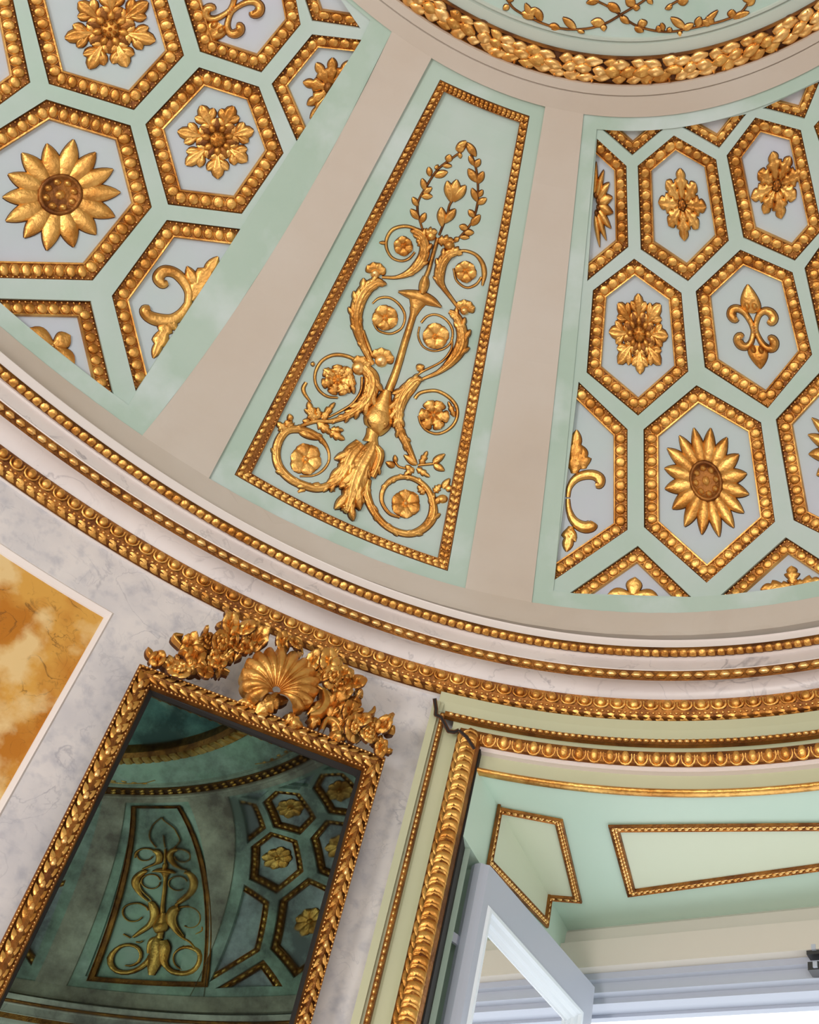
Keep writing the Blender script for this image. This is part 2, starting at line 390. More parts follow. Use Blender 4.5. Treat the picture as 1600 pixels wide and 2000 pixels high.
def strip_loop(pts, prof_, wall_=W1, step=1.0):
    """prof_: list of (offset inward from the outline, h). pts convex loop in (deg, z m) ; 1 deg ~ 68 mm"""
    return None
# bevel and slab of the yellow marble panel
DG = .0683                                      # metres per degree of wall here (about)
def frame_on_wall(g, t0, t1, z0, z1, prof_, W, n=24):
    # prof_: [(d, h)] d metres outward from the opening; t0>t1 in degrees
    rows = []
    for d, h in prof_:
        e = d/DG; L = []
        L += [(t0+e, z) for z in np.linspace(z0-d, z1+d, 6)]
        L += [(t, z1+d) for t in np.linspace(t0+e, t1-e, n)][1:]
        L += [(t1-e, z) for z in np.linspace(z1+d, z0-d, 6)][1:]
        L += [(t, z0-d) for t in np.linspace(t1-e, t0+e, n)][1:]
        rows.append(W.P(np.array(L), h))
    g.grid(np.stack(rows))
frame_on_wall(g, OT1, OT0, -1.2, OZ, [(.0, .0), (-.006, .004), (-.022, -.006), (-.026, -.012)], W1)
g.obj('bevel', 'white', wall, smooth=False)
g = G(); th = np.linspace(OT1, OT0, 20)
g.grid(np.stack([W1.P(np.c_[th, np.full(20, z)], -.010) for z in (-1.2, OZ)])); g.obj('slab', 'siena', wall, smooth=False)
g = G(); th = np.linspace(0, TAU, 97)
g.grid(np.stack([oval(th, 0, 1.02, FLZ/U), oval(th, 0, .01, FLZ/U)]))
tag(g.obj('floor', 'parquet', smooth=False, loc=(0, 0, FLZ)), 'oak floor of the oval room', kind='structure')

# embrasure: splayed jamb, flat soffit, rear wall with the window frame
SZ = .745
def soff(p): return atz([p], SZ)[0]
j0 = soff((945, 1525)); j1 = soff((1110, 1818)); bd = soff((1600, 1770))-j1; bd /= np.linalg.norm(bd)
jd = (j1-j0)/np.linalg.norm(j1-j0)
WW = 1.62                                        # clear width of the opening (m)
out_n = np.array([bd[1], -bd[0], 0.]); out_n *= np.sign(out_n@jd)
jfront = j0+jd*.004
ZV = np.array([0, 0, 1.])
sz = SZ*U
def v3(p, z): return np.array([p[0], p[1], z])
ax = out_n; jl = np.linalg.norm(j1-jfront)
mir = lambda p: j1+bd*WW/2*2-bd*((p-j1)@bd)+out_n*((p-j1)@out_n)     # mirror across the window's middle
jr1, jrf = mir(j1), mir(jfront)
wl_, wr_ = oval(rad(J0), 0, 1.0, 0), oval(rad(J1), 0, 1.0, 0); jup = j0-jd*.055; jrf = wr_.copy()
g = G(); q = lambda a, b, z0, z1: g.add([v3(a, z0), v3(b, z0), v3(b, z1), v3(a, z1)], [(0, 1, 2, 3)])
PZ = 1.715; pk0 = j0+jd*.105; jn = np.array([jd[1], -jd[0], 0.])     # jn points into the opening
q(wl_, jup, PZ, sz+.03); q(wl_, jfront, WZ0, PZ); q(wr_, jrf, WZ0, sz+.03); q(jup, j1, PZ, sz); q(pk0, j1, WZ0, PZ); q(jr1, jrf, WZ0, sz)
q(jfront-jn*.10, pk0-jn*.10, WZ0, PZ); q(pk0, pk0-jn*.10, WZ0, PZ); q(jfront, jfront-jn*.10, WZ0, PZ)
g.add([v3(jfront, PZ), v3(pk0, PZ), v3(pk0-jn*.10, PZ), v3(jfront-jn*.10, PZ)], [(0, 1, 2, 3)])
g.obj('wall_embrasure', 'jamb', smooth=False); emb = bpy.data.objects['wall_embrasure']; tag(emb, 'mint green splayed jambs beside the open window', kind='structure')
_e = G(); _e.add([v3(wl_, PZ), v3(jup, PZ), v3(jfront, PZ), v3(jfront-jn*.10, PZ)], [(0, 1, 2, 3)]); _e.obj('pocket_top', 'jamb', emb, False)
# soffit joins the curved lintel
g = G(); k = 14
fr = np.array([oval(rad(t), 0, .985, SZ) for t in np.linspace(J0+.15, J1-.15, k)])
bk = np.array([j1+(jr1-j1)*i/(k-1) for i in range(k)]); bk[0] = j1; bk[:, 2] = sz
fr[0] = v3(jup, sz); fr[-1] = v3(jrf, sz)
g.grid(np.stack([fr, bk])); tag(g.obj('ceiling_embrasure', 'jamb', smooth=False), 'mint green soffit over the open window', kind='structure')
g = G(); q(jfront, j1, WZ0, WZ0); g = G(); g.grid(np.stack([np.c_[fr[:, :2], np.full(k, WZ0)], np.c_[bk[:, :2], np.full(k, WZ0)]]))
tag(g.obj('trim_2', 'cream', smooth=False), 'window sill board', kind='structure')
def beam(name, m, parent, s0, s1, d0, d1, z0, z1, smooth=False, org=None, ex=None, ey=None):
    """box: s along the window, d outward, z height"""
    o = j1 if org is None else org; ex = bd if ex is None else ex; ey = out_n if ey is None else ey
    P8 = [v3(o+ex*s+ey*d, z) for z in (z0, z1) for s, d in ((s0, d0), (s1, d0), (s1, d1), (s0, d1))]
    return G().box(P8).obj(name, m, parent, smooth)
# cream cornice of the window head: an upper cove band then an upright board
def onback(p, d=0.0):
    dd = rays([p])[0]; o = j1+out_n*d; t = ((o-CAMP)@out_n)/(dd@out_n); X = CAMP+dd*t; return (X-j1)@bd, X[2]
_, zb1 = onback((1250, 1831), -.035); _, zb2 = onback((1250, 1881), -.05); zc = zb2
g = G()
def head(rows, name, m, parent, s0=-.10, s1=None):
    s1 = WW+.10 if s1 is None else s1; g = G()
    g.grid(np.stack([[v3(j1+bd*s+out_n*d, z) for s in (s0, s1)] for d, z in rows])); return g.obj(name, m, parent, False)
hd = head([(-.002, sz), (-.012, sz-.012), (-.02, zb1+.012), (-.035, zb1), (-.05, zb1-.004), (-.05, zb2), (.0, zb2)], 'trim_3', 'cream', None)
tag(hd, 'cream painted board above the window frame', kind='structure')
zf = [onback((1400, y), 0.0)[1] for y in (1866, 1884, 1900, 1922, 1936)]
fr_ = head([(.0, zb2), (.0, zf[0]), (-.022, zf[0]), (-.024, zf[1]), (-.012, zf[1]-.003), (-.012, zf[2]), (.004, zf[2]-.004), (.004, zf[3]), (.03, zf[3]-.004), (.03, zf[4]), (.07, zf[4])], 'window_1', 'sash', None)
tag(fr_, 'lilac white window frame, its opening full of daylight', kind='structure')
for s in (-.02, WW-.03):
    beam('frame_stile', 'sash', fr_, s, s+.05, -.01, .07, WZ0, zf[3])
beam('frame_sill', 'sash', fr_, -.02, WW+.02, -.01, .07, WZ0, WZ0+.06)
# outer reveal of the facade seen through the opening
head([(.07, zf[4]+.002), (.10, zf[4]+.002), (.10, zf[4]-.008), (.125, zf[4]-.008), (.13, zf[4]+.02)], 'outer_reveal', 'sash', fr_, -.3, WW+.3)
# added planes around the frame that only block light leaks
g = G(); q(j0+jd*.10-jn*.16, j1+jd*.1-jn*.16, WZ0-.5, sz+.1); q(j0+jd*.10-jn*.16, j0+jd*.10-jn*.02, PZ, sz+.1); q(j1-bd*.4+out_n*.02, j1-bd*.0+out_n*.02, WZ0-.5, sz+.4); q(jr1+bd*.4+out_n*.02, jr1+out_n*.02, WZ0-.5, sz+.4); q(j1-bd*.4+out_n*.02, jr1+bd*.4+out_n*.02, sz-.02, sz+.4); q(j1-bd*.4+out_n*.02, jr1+bd*.4+out_n*.02, WZ0-.5, WZ0)
tag(g.obj('wall_light_block', 'cream', smooth=False), 'added light-blocking planes behind the window head', kind='structure')
# latches at the meeting point of the sashes
for p, hh in (((1594, 1857), .018), ((1597, 1891), .012)):
    s, z = onback(p, -.03)
    lt = G()
    P8 = [v3(j1+bd*(s+x)+out_n*d, z+zz) for zz in (-hh, hh) for x, d in ((-.022, -.045), (.05, -.045), (.05, -.005), (-.022, -.005))]
    lt.box(P8); lt = lt.obj('window_latch', 'rust', None, False)
    tag(lt, 'dark latch block on the window head, '+('upper of the two at the right edge' if hh > .015 else 'lower one of the two at the right edge'), 'latch')
    beam('bolt', 'sash', lt, s-.006, s+.006, -.052, -.04, z-.008, z+.008)
# ------------------------------------------------------------------ relief helpers (drawn on a surface, raised along its normal)
def spline(pts, vals, n):
    P = np.asarray(pts, float); V = np.asarray(vals, float).reshape(len(P), -1); Q = np.c_[P, V]
    E = np.vstack([2*Q[0]-Q[1], Q, 2*Q[-1]-Q[-2]]); m_ = len(P)-1; out = []
    t = np.linspace(0, m_, n); i = np.minimum(t.astype(int), m_-1); f = (t-i)[:, None]
    a, b, c, d = E[i], E[i+1], E[i+2], E[i+3]
    return .5*((2*b)+(-a+c)*f+(2*a-5*b+4*c-d)*f**2+(-a+3*b-3*c+d)*f**3)
def ribbon(g, mp, pts, ws, hs, seg=None, lob=0, crease=0.0, k=7, h0=-.5, lobd=.28):
    """a tapered raised stem along a drawn line; ws half widths, hs heights (drawing pixels)"""
    ws = np.broadcast_to(ws, len(pts)); hs = np.broadcast_to(hs, len(pts))
    L = sum(math.dist(pts[i], pts[i+1]) for i in range(len(pts)-1))
    n = seg or int(max(6, min(90, L/3.2)))
    S = spline(pts, np.c_[ws, hs], n); c = S[:, :2]; w_ = np.maximum(S[:, 2], .25); h = np.maximum(S[:, 3], .3)
    t = np.gradient(c, axis=0); t /= np.linalg.norm(t, axis=1)[:, None]+1e-9; nn = np.c_[-t[:, 1], t[:, 0]]
    s = np.linspace(0, 1, n)
    if lob: k = 11; crease = 0
    sig = np.linspace(-1, 1, k); rows = []
    for q in sig:
        rip = .16*math.cos(q*3.3*math.pi) if lob else 0
        rows.append((c+nn*(w_*q*(.80 if lob else 1))[:, None], h*(math.sqrt(max(0, 1-q*q*.94))-crease*math.exp(-(q/.25)**2)-rip)))
    ww = w_*(.80 if lob else 1)
    ex = getattr(mp, 'ex', 2.0)
    X = [mp.P(c-nn*(ww+ex)[:, None], h0)]+[mp.P(a, b) for a, b in rows]+[mp.P(c+nn*(ww+ex)[:, None], h0)]
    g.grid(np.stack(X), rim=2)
    if lob:                                   # overlapping leaflets along both edges
        nl_ = max(lob//2, int(L/23)) if lob > 4 else int(L/42)+1
        for i_ in range(nl_):
            for sd in (-1, 1):
                x = min(n-2, int((i_+.25+(.35 if sd > 0 else 0))/nl_*n)); W_ = w_[x]
                if W_ < 4.6 or x > n*.86: continue
                b = c[x]+nn[x]*sd*W_*.25-t[x]*W_*.4; tt_ = t[x]*W_*random.uniform(2.0, 2.5)+nn[x]*sd*W_*random.uniform(.62, .8); e_ = b+tt_
                leaf(g, mp, b, e_, W_*.5, h[x]*1.15, bend=-sd*W_*.2, nl=9, nw=7, rnd=1.25, tipup=.1, vein=.3, lob=2 if W_ > 9 else 0)
        for i_ in range(nl_):
            x = min(n-2, int((i_+.5)/nl_*n)); W_ = w_[x]
            if W_ > 6 and x < n*.8: leaf(g, mp, c[x]-t[x]*W_*.4, c[x]+t[x]*W_*1.7, W_*.36, h[x]*1.28, nl=8, nw=5, rnd=1.2, vein=.4, h0=h[x]*.5)
    return g
def leaf(g, mp, b, t, hw, h, bend=0.0, lob=0, nl=9, nw=7, rnd=.75, tipup=0.0, h0=-.5, vein=.3, blunt=False):
    b = np.array(b, float); t = np.array(t, float); d = t-b; L = np.linalg.norm(d)+1e-6; d /= L; nn = np.array([-d[1], d[0]])
    if lob: nl = max(nl, lob*5+1)
    s = np.linspace(0, 1, nl); c = b+d*(s*L)[:, None]+nn*(bend*4*s*(1-s))[:, None]
    w_ = hw*np.sin(np.pi*np.clip(s**rnd*.94+.06, 0, 1))**.75; w_[-1] = hw*.04
    if blunt: w_ = hw*(.25+.75*np.minimum(1, s/.5)**.9)*np.sqrt(np.maximum(0, 1-np.maximum(0, (s-.58)/.42)**2)); w_[-1] = hw*.12
    if lob:
        fr = (s*lob) % 1; w_ = w_*(1-.42*(1-fr)**2*(s > .03)); w_[-1] = hw*.04
    tt = np.gradient(c, axis=0); tt /= np.linalg.norm(tt, axis=1)[:, None]; n2 = np.c_[-tt[:, 1], tt[:, 0]]
    ex = getattr(mp, 'ex', 2.0); X = [mp.P(c-n2*(w_+ex)[:, None], h0)]
    for q in np.linspace(-1, 1, nw):
        hh = h*(.30+.7*np.sin(np.pi*np.clip(s*.82+.12, 0, 1)))*(1-.6*q*q-vein*math.exp(-(q/.22)**2))+tipup*s*s*h
        if lob: hh = hh*(1-.25*abs(q)*(1-fr)**2)
        X.append(mp.P(c+n2*(w_*q)[:, None], hh))
    X.append(mp.P(c+n2*(w_+ex)[:, None], h0))
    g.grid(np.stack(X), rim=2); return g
def dome_(g, mp, c, rx, ry, h, rot=0, n=12, m_=4, h0=-.5, ring=0.0):
    """a rounded boss"""
    a = np.linspace(0, TAU, n, endpoint=False); R_ = []
    for i in range(m_+1):
        q = i/m_*math.pi/2; R_.append((math.cos(q)*(1-0), math.sin(q)))
    ca, sa = math.cos(rot), math.sin(rot); X = []
    def rowp(s, hh):
        x = np.cos(a)*rx*s; y = np.sin(a)*ry*s
        return mp.P(np.c_[c[0]+x*ca-y*sa, c[1]+x*sa+y*ca], hh)
    X.append(rowp(1+getattr(mp, 'ex', 2.0)/max(rx, ry), h0))
    for s, hh in R_: X.append(rowp(max(s, .02), h*hh-(ring*h if s < .5 else 0)))
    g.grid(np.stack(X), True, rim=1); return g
class Aff:
    """unit drawing frame -> drawing pixels: origin c, axes ax (across) and ay (towards the crown)"""
    def __init__(s, c, ax, ay): s.c = np.array(c, float); s.A = np.array([ax, ay], float)
    def __call__(s, p): return s.c+np.asarray(p, float)@s.A
def polar(c, r, a): return (c[0]+r*math.cos(a), c[1]+r*math.sin(a))

def rosette_map(mp, A): 
    class Q:
        ex = 2.0/float(np.linalg.norm(A.A[1]))
        def P(s, p, h=0.0): return mp.P(A(p), h)
    return Q()
def flower(mp, c, r, n, root, rot=0.0, h=7, name='petal', boss=True, rndd=.62, m1='gold', lob=0, hwf=None):
    """petals and a boss as children of root (or joined when root is a G)"""
    hw = (hwf or 1.5*math.sin(math.pi/n))*r*.62
    for i in range(n):
        a = rot+TAU*i/n+random.uniform(-.06, .06); rr = r*random.uniform(.92, 1.06)
        g = root if isinstance(root, G) else G()
        leaf(g, mp, polar(c, r*.16, a), polar(c, rr, a), hw, h*random.uniform(.85, 1.15), lob=lob, nl=8, nw=5, rnd=1.5, tipup=.35, vein=.35, blunt=True)
        if g is not root: g.obj(name, m1, root)
    if boss:
        g = root if isinstance(root, G) else G()
        dome_(g, mp, c, r*.22, r*.22, h*1.5, n=10, m_=3)
        if g is not root: g.obj('boss', 'gold_bright', root)

def daisy(mp, A, n, rot, name, label, group=None, hp=9):
    Q = rosette_map(mp, A); root = empty(name, mp.P(A([[0, 0]]))[0]); tag(root, label, 'rosette', group)
    for i in range(n):
        a = rot+TAU*i/n; r = random.uniform(.94, 1.03)
        g = G(); leaf(g, Q, polar((0, 0), .26, a), polar((0, 0), r, a), .165*14/n, hp, nl=11, nw=7, rnd=.92, tipup=.2, vein=.0, h0=-.5); g.obj('petal', 'gold', root)
    g = G(); k = 40; aa = np.linspace(0, TAU, k)
    X = []
    for s, hh in ((.38, -.5), (.38, hp*.8), (.365, hp*1.1), (.34, hp*1.2), (.31, hp*1.1), (.29, hp*.7), (.15, hp*.8), (.02, hp*.85)):
        X.append(Q.P(np.c_[np.cos(aa)*s, np.sin(aa)*s], hh))
    g.grid(np.stack(X)); bs = g.obj('boss', 'bole', root)
    g = G()
    for i in range(8):
        a = TAU*i/8+.2; dome_(g, Q, polar((0, 0), .235, a), .095, .08, hp*1.35, n=8, m_=3, h0=hp*.6)
    dome_(g, Q, (0, 0), .12, .12, hp*1.4, n=8, m_=3, h0=hp*.6)
    g.obj('seed', 'gold', bs)
    return root
def snowflake(mp, A, n, rot, name, label, group=None, hp=9):
    """trefoil leaves round a ring of small scales"""
    Q = rosette_map(mp, A); root = empty(name, mp.P(A([[0, 0]]))[0]); tag(root, label, 'rosette', group)
    for i in range(n):
        a = rot+TAU*i/n; r = random.uniform(.93, 1.04); b = polar((0, 0), .40, a); c = polar((0, 0), .66*r, a); g = G()
        leaf(g, Q, b, polar((0, 0), r, a), .155, hp, nl=8, nw=7, tipup=.3, blunt=True, vein=.45)
        for sg in (-1, 1):
            leaf(g, Q, polar((0, 0), .5, a), polar(c, .29, a+sg*1.15), .115, hp*.88, nl=7, nw=7, vein=.45, tipup=.25, blunt=True)
            leaf(g, Q, polar((0, 0), .36, a), polar(b, .23, a+sg*1.1), .08, hp*.75, nl=6, nw=5, blunt=True)
        g.obj('leaf', 'gold', root)
    g = G()
    for i in range(n):
        a = rot+TAU*(i+.5)/n; leaf(g, Q, polar((0, 0), .22, a), polar((0, 0), .56, a), .12, hp*.75, nl=5, nw=5, rnd=1., vein=.1)
    g.obj('scale_ring', 'bole', root)
    g = G()
    for i in range(n):
        a = rot+TAU*i/n; leaf(g, Q, polar((0, 0), .18, a), polar((0, 0), .44, a), .10, hp*1.05, nl=5, nw=5, rnd=1., vein=.1, h0=0)
    g.obj('scale', 'gold_dim', root)
    g = G(); dome_(g, Q, (0, 0), .24, .24, hp*1.15, n=14); bs = g.obj('boss', 'gold_dim', root)
    g = G()
    for i in range(6): dome_(g, Q, polar((0, 0), .13, TAU*i/6), .065, .065, hp*1.5, n=8, m_=3, h0=hp*.8)
    dome_(g, Q, (0, 0), .07, .07, hp*1.65, n=8, m_=3, h0=hp)
    g.obj('seed', 'gold', bs)
    return root
def acanthus(mp, A, n, rot, name, label, group=None, hp=9):
    Q = rosette_map(mp, A); root = empty(name, mp.P(A([[0, 0]]))[0]); tag(root, label, 'rosette', group)
    for i in range(n):
        a = rot+TAU*i/n; r = 1.0 if i % 2 == 0 else .88
        g = G(); leaf(g, Q, polar((0, 0), .16, a), polar((0, 0), r, a), .29*8/n, hp, lob=3, nw=9, rnd=1.3, tipup=.25, vein=.4)
        g.obj('leaf', 'gold', root)
    g = G(); dome_(g, Q, (0, 0), .2, .2, hp*1.25, n=12); bs = g.obj('boss', 'bole', root)
    g = G()
    for i in range(5): dome_(g, Q, polar((0, 0), .11, TAU*i/5), .055, .055, hp*1.55, n=7, m_=3, h0=hp*.9)
    dome_(g, Q, (0, 0), .06, .06, hp*1.7, n=7, m_=3, h0=hp)
    g.obj('seed', 'gold_bright', bs)
    return root
def fleur(mp, A, name, label, hp=8, half=0, mirror=1):
    """double fleur: a bud at each end and four curled arms. half=+1/-1 keeps only that side of the stem"""
    Q = rosette_map(mp, A); root = empty(name, mp.P(A([[.12 if half else 0, 0]]))[0]); tag(root, label, 'ornament')
    sides = (-1, 1) if not half else (half,)
    for e, L in ((1, 1.), (-1, .88)):
        g = G(); b = (0, .36*e); tp = (0, L*e)
        if not half:
            leaf(g, Q, b, tp, .26, hp*1.1, nl=12, nw=9, rnd=.62, vein=.3)
            for sg in (-1, 1): dome_(g, Q, (.10*sg, .52*e*L), .09, .11, hp*1.5, n=10, m_=3)
        else:
            leaf(g, Q, (.0, .34*e), (.06*half, L*e), .19, hp*1.1, bend=.0, nl=12, nw=9, rnd=.62, vein=.2)
            dome_(g, Q, (.10*half, .55*e*L), .09, .12, hp*1.5, n=10, m_=3)
        g.obj('bud', 'gold', root)
        for sg in sides:
            pts = [(.03*sg, .0), (.07*sg, .14*e), (.18*sg, .33*e), (.34*sg, .43*e), (.50*sg, .40*e), (.56*sg, .28*e), (.48*sg, .20*e), (.40*sg, .23*e)]
            if e < 0: pts = [(x*.86, y*.95) for x, y in pts]
            g = G(); gp = [tuple(A(p)) for p in pts]; sc = np.linalg.norm(A.A[1])
            ribbon(g, mp, gp, [sc*.05, sc*.05, sc*.06, sc*.075, sc*.09, sc*.095, sc*.09, sc*.05], [hp*.8, hp*.8, hp, hp*1.1, hp*1.3, hp*1.5, hp*1.6, hp*1.2], crease=.12, seg=26)
            g.obj('volute', 'gold', root)
    g = G()
    for y, s in ((.06, .07), (.0, .055), (-.06, .075)): dome_(g, Q, (.02*half, y), s, .04, hp*1.7, n=10, m_=3)
    g.obj('collar', 'gold_bright', root)
    return root

# ------------------------------------------------------------------ gilt mouldings
def pmesh(name, m, V, Fs, smooth=True):
    me = bpy.data.meshes.new(name); me.from_pydata([tuple(v) for v in V], [], Fs); me.materials.append(M[m])
    if smooth: me.polygons.foreach_set('use_smooth', np.ones(len(me.polygons), bool))
    me.update(); return me
def egg_mesh(rx_=.45, ry_=.48, sh=((.45, .15), (.475, .25), (.50, .1))):
    V = []; Fs = []; n = 8
    def dome(cx, cy, rx, ry, z0, h, n=8, rows=3):
        o = len(V)
        for i in range(rows):
            q = i/rows*math.pi/2
            for j in range(n):
                a = TAU*j/n; V.append((cx+rx*math.cos(q)**.8*math.cos(a), cy+ry*math.cos(q)**.8*math.sin(a), z0+h*(.12+.88*math.sin(q)**.75)))
        V.append((cx, cy, z0+h))
        for i in range(rows-1):
            for j in range(n): Fs.append((o+i*n+j, o+i*n+(j+1) % n, o+(i+1)*n+(j+1) % n, o+(i+1)*n+j))
        for j in range(n): Fs.append((o+(rows-1)*n+j, o+(rows-1)*n+(j+1) % n, o+rows*n))
    dome(0, -.01, rx_, ry_, 0, 1, 10, 3)
    # shell round the egg, open on the outer side
    o = len(V); k = 9
    for i in range(k):
        a = math.pi*(-.12)+(math.pi*1.24)*i/(k-1); a = -a if True else a
        for r, z in sh: V.append((r*math.cos(a), r*1.08*math.sin(a)+.02, z))
    ns = len(sh)
    for i in range(k-1):
        for j in range(ns-1): Fs.append((o+i*ns+j, o+i*ns+j+1, o+(i+1)*ns+j+1, o+(i+1)*ns+j))
    return V, Fs
EV, EF = egg_mesh()
EGG = pmesh('egg', 'gold', EV, EF)
EGG2 = pmesh('egg', 'gold', *egg_mesh(.29, .43, ((.35, .05), (.42, .72), (.47, .75), (.50, .1))))
def leafunit():
    V = []; Fs = []; nl, nw = 6, 5
    for j in range(nw):
        q = -1+2*j/(nw-1)
        for i in range(nl):
            s = i/(nl-1); w_ = .5*math.sin(math.pi*min(1, s**.8*.93+.07))**.8
            V.append((s-.5, w_*q, (.25+.75*math.sin(math.pi*(s*.8+.12)))*(1-.75*q*q-.35*math.exp(-(q/.2)**2))))
    for j in range(nw-1):
        for i in range(nl-1): Fs.append((j*nl+i, j*nl+i+1, (j+1)*nl+i+1, (j+1)*nl+i))
    return V, Fs
LV, LF = leafunit()
LEAF = pmesh('leaf', 'gold', LV, LF)
def pearlunit():
    V = []; Fs = []; n = 6
    for i in range(2):
        q = i*math.pi/4.4
        for j in range(n): V.append((.5*math.cos(q)*math.cos(TAU*j/n), .5*math.cos(q)*math.sin(TAU*j/n), math.sin(q)))
    V.append((0, 0, 1)); 
    for j in range(n): Fs += [(j, (j+1) % n, n+(j+1) % n, n+j), (n+j, n+(j+1) % n, 2*n)]
    return np.array(V), Fs
PV, PF = pearlunit()
BEAD = pmesh('bead', 'gold_bright', PV, PF)
def frames(mp, p, t, h=0.0, e=1.5):
    """positions and orthonormal axes at drawn points p with drawn direction t; also px->m scale along and across"""
    p = np.asarray(p, float); t = np.asarray(t, float); t = t/np.linalg.norm(t, axis=1)[:, None]; n = np.c_[-t[:, 1], t[:, 0]]
    O = mp.P(p, h); a = (mp.P(p+t*e, h)-mp.P(p-t*e, h))/(2*e); b = (mp.P(p+n*e, h)-mp.P(p-n*e, h))/(2*e)
    sa = np.linalg.norm(a, axis=1); X = a/sa[:, None]; b2 = b-(b*X).sum(1)[:, None]*X; sb = np.linalg.norm(b2, axis=1); Y = b2/sb[:, None]
    Z = np.cross(X, Y); flip = ((mp.P(p, 1.0)-mp.P(p, 0.0))*Z).sum(1) < 0; Z[flip] *= -1
    return O, X, Y, Z, sa, sb
def stud(mp, p, t, la, wa, h, name, me, parent, hb=0.0, joined=None):
    """repeat a unit mesh along drawn points: la length, wa width, h height in drawing px"""
    O, X, Y, Z, sa, sb = frames(mp, p, t, hb)
    la = np.broadcast_to(la, len(p)); wa = np.broadcast_to(wa, len(p)); sm = (sa+sb)/2
    for i in range(len(p)):
        ax, ay, az = X[i]*la[i]*sa[i], Y[i]*wa[i]*sb[i], Z[i]*h*sm[i]
        if joined is not None: V, Fs = me; joined.add(O[i]+np.outer(np.array(V)[:, 0], ax)+np.outer(np.array(V)[:, 1], ay)+np.outer(np.array(V)[:, 2], az), Fs)
        else: inst(name, me, O[i], ax, ay, az, parent)
def lineint(p, d, q, e):
    den = d[0]*e[1]-d[1]*e[0]
    if abs(den) < 1e-9: return p
    s = ((q[0]-p[0])*e[1]-(q[1]-p[1])*e[0])/den; return p+d*s
def inset(poly, ws):
    P = np.array(poly, float); n = len(P)
    area_ = sum(P[i][0]*P[(i+1) % n][1]-P[(i+1) % n][0]*P[i][1] for i in range(n)); sg = 1 if area_ > 0 else -1
    L = []
    for i in range(n):
        d = P[(i+1) % n]-P[i]; d = d/np.linalg.norm(d); nn = np.array([-d[1], d[0]])*sg; L.append((P[i]+nn*ws[i], d))
    return np.array([lineint(L[i-1][0], L[i-1][1], L[i][0], L[i][1]) for i in range(n)])
CP = [(0, 3.5), (.02, 8), (.06, 8.5), (.09, 4), (.40, 3), (.82, 3), (.86, 3)]
CLIP = [(.84, 3), (.86, 8.5), (.94, 9), (.97, 5), (1, -.5)]
def mould(root_name, mp, poly, mask, w_, cp=CP, m_='bole', pitch=22, label=None, group=None, eggs=True, pearls=True, joined=None, joined2=None, cat='moulding', pearl_t=.12, egg_t=.50, ew=.56):
    poly = np.array(poly, float); n = len(poly); ws = [w_ if k else 0.0 for k in mask]; I = inset(poly, ws)
    g = joined or G(); gl = G(); E_ = []
    for i in range(n):
        if not mask[i]: continue
        a, b = poly[i], poly[(i+1) % n]; c, d = I[i], I[(i+1) % n]; k = max(3, int(math.dist(a, b)/22)); s = np.linspace(0, 1, k)[:, None]
        rows = []
        for t, h in cp:
            A = a+(c-a)*t; B = b+(d-b)*t; rows.append(mp.P(A+(B-A)*s, h))
        g.grid(np.stack(rows)); E_.append((a, b, c, d, mask[i-1], mask[(i+1) % n])); rows = []
        for t, h in CLIP:
            A = a+(c-a)*t; B = b+(d-b)*t; rows.append(mp.P(A+(B-A)*s, h))
        (g if joined is not None else gl).grid(np.stack(rows))
    if joined is None:
        root = g.obj(root_name, m_, None, smooth=False); tag(root, label, cat, group)
    for a, b, c, d, pm, nm in E_:
        A = a+(c-a)*egg_t; B = b+(d-b)*egg_t; L = math.dist(A, B); ne = max(1, round(L/pitch)); s = ((np.arange(ne)+.5)/ne)[:, None]
        P = A+(B-A)*s; t = np.repeat([B-A], ne, 0)
        # keep clear of clipped ends
        if eggs and joined is None: stud(mp, P, t*(-1 if True else 1), L/ne*1.02, w_*ew*1.36, w_*.25, 'egg', EGG, root, 3)
        elif eggs: stud(mp, P, t, L/ne*.9, w_*ew, w_*.3, 'egg', (EV, EF), None, 3, joined2)
        if pearls and joined is None:
            A = a+(c-a)*pearl_t; B = b+(d-b)*pearl_t; L = math.dist(A, B); ne = max(1, round(L/(pitch*.5))); s = ((np.arange(ne)+.5)/ne)[:, None]; P = A+(B-A)*s
            gp = G() if 'gp' not in locals() or gp is None else gp
            stud(mp, P, np.repeat([B-A], ne, 0), 5.2, 5.2, 5, '', (PV, PF), None, 5, gp)
    if joined is None:
        gl.obj('lip', 'gold', root, smooth=False)
        if pearls: tag(gp.obj('pearl_row', 'gold_bright', root), kind='stuff')
        return root
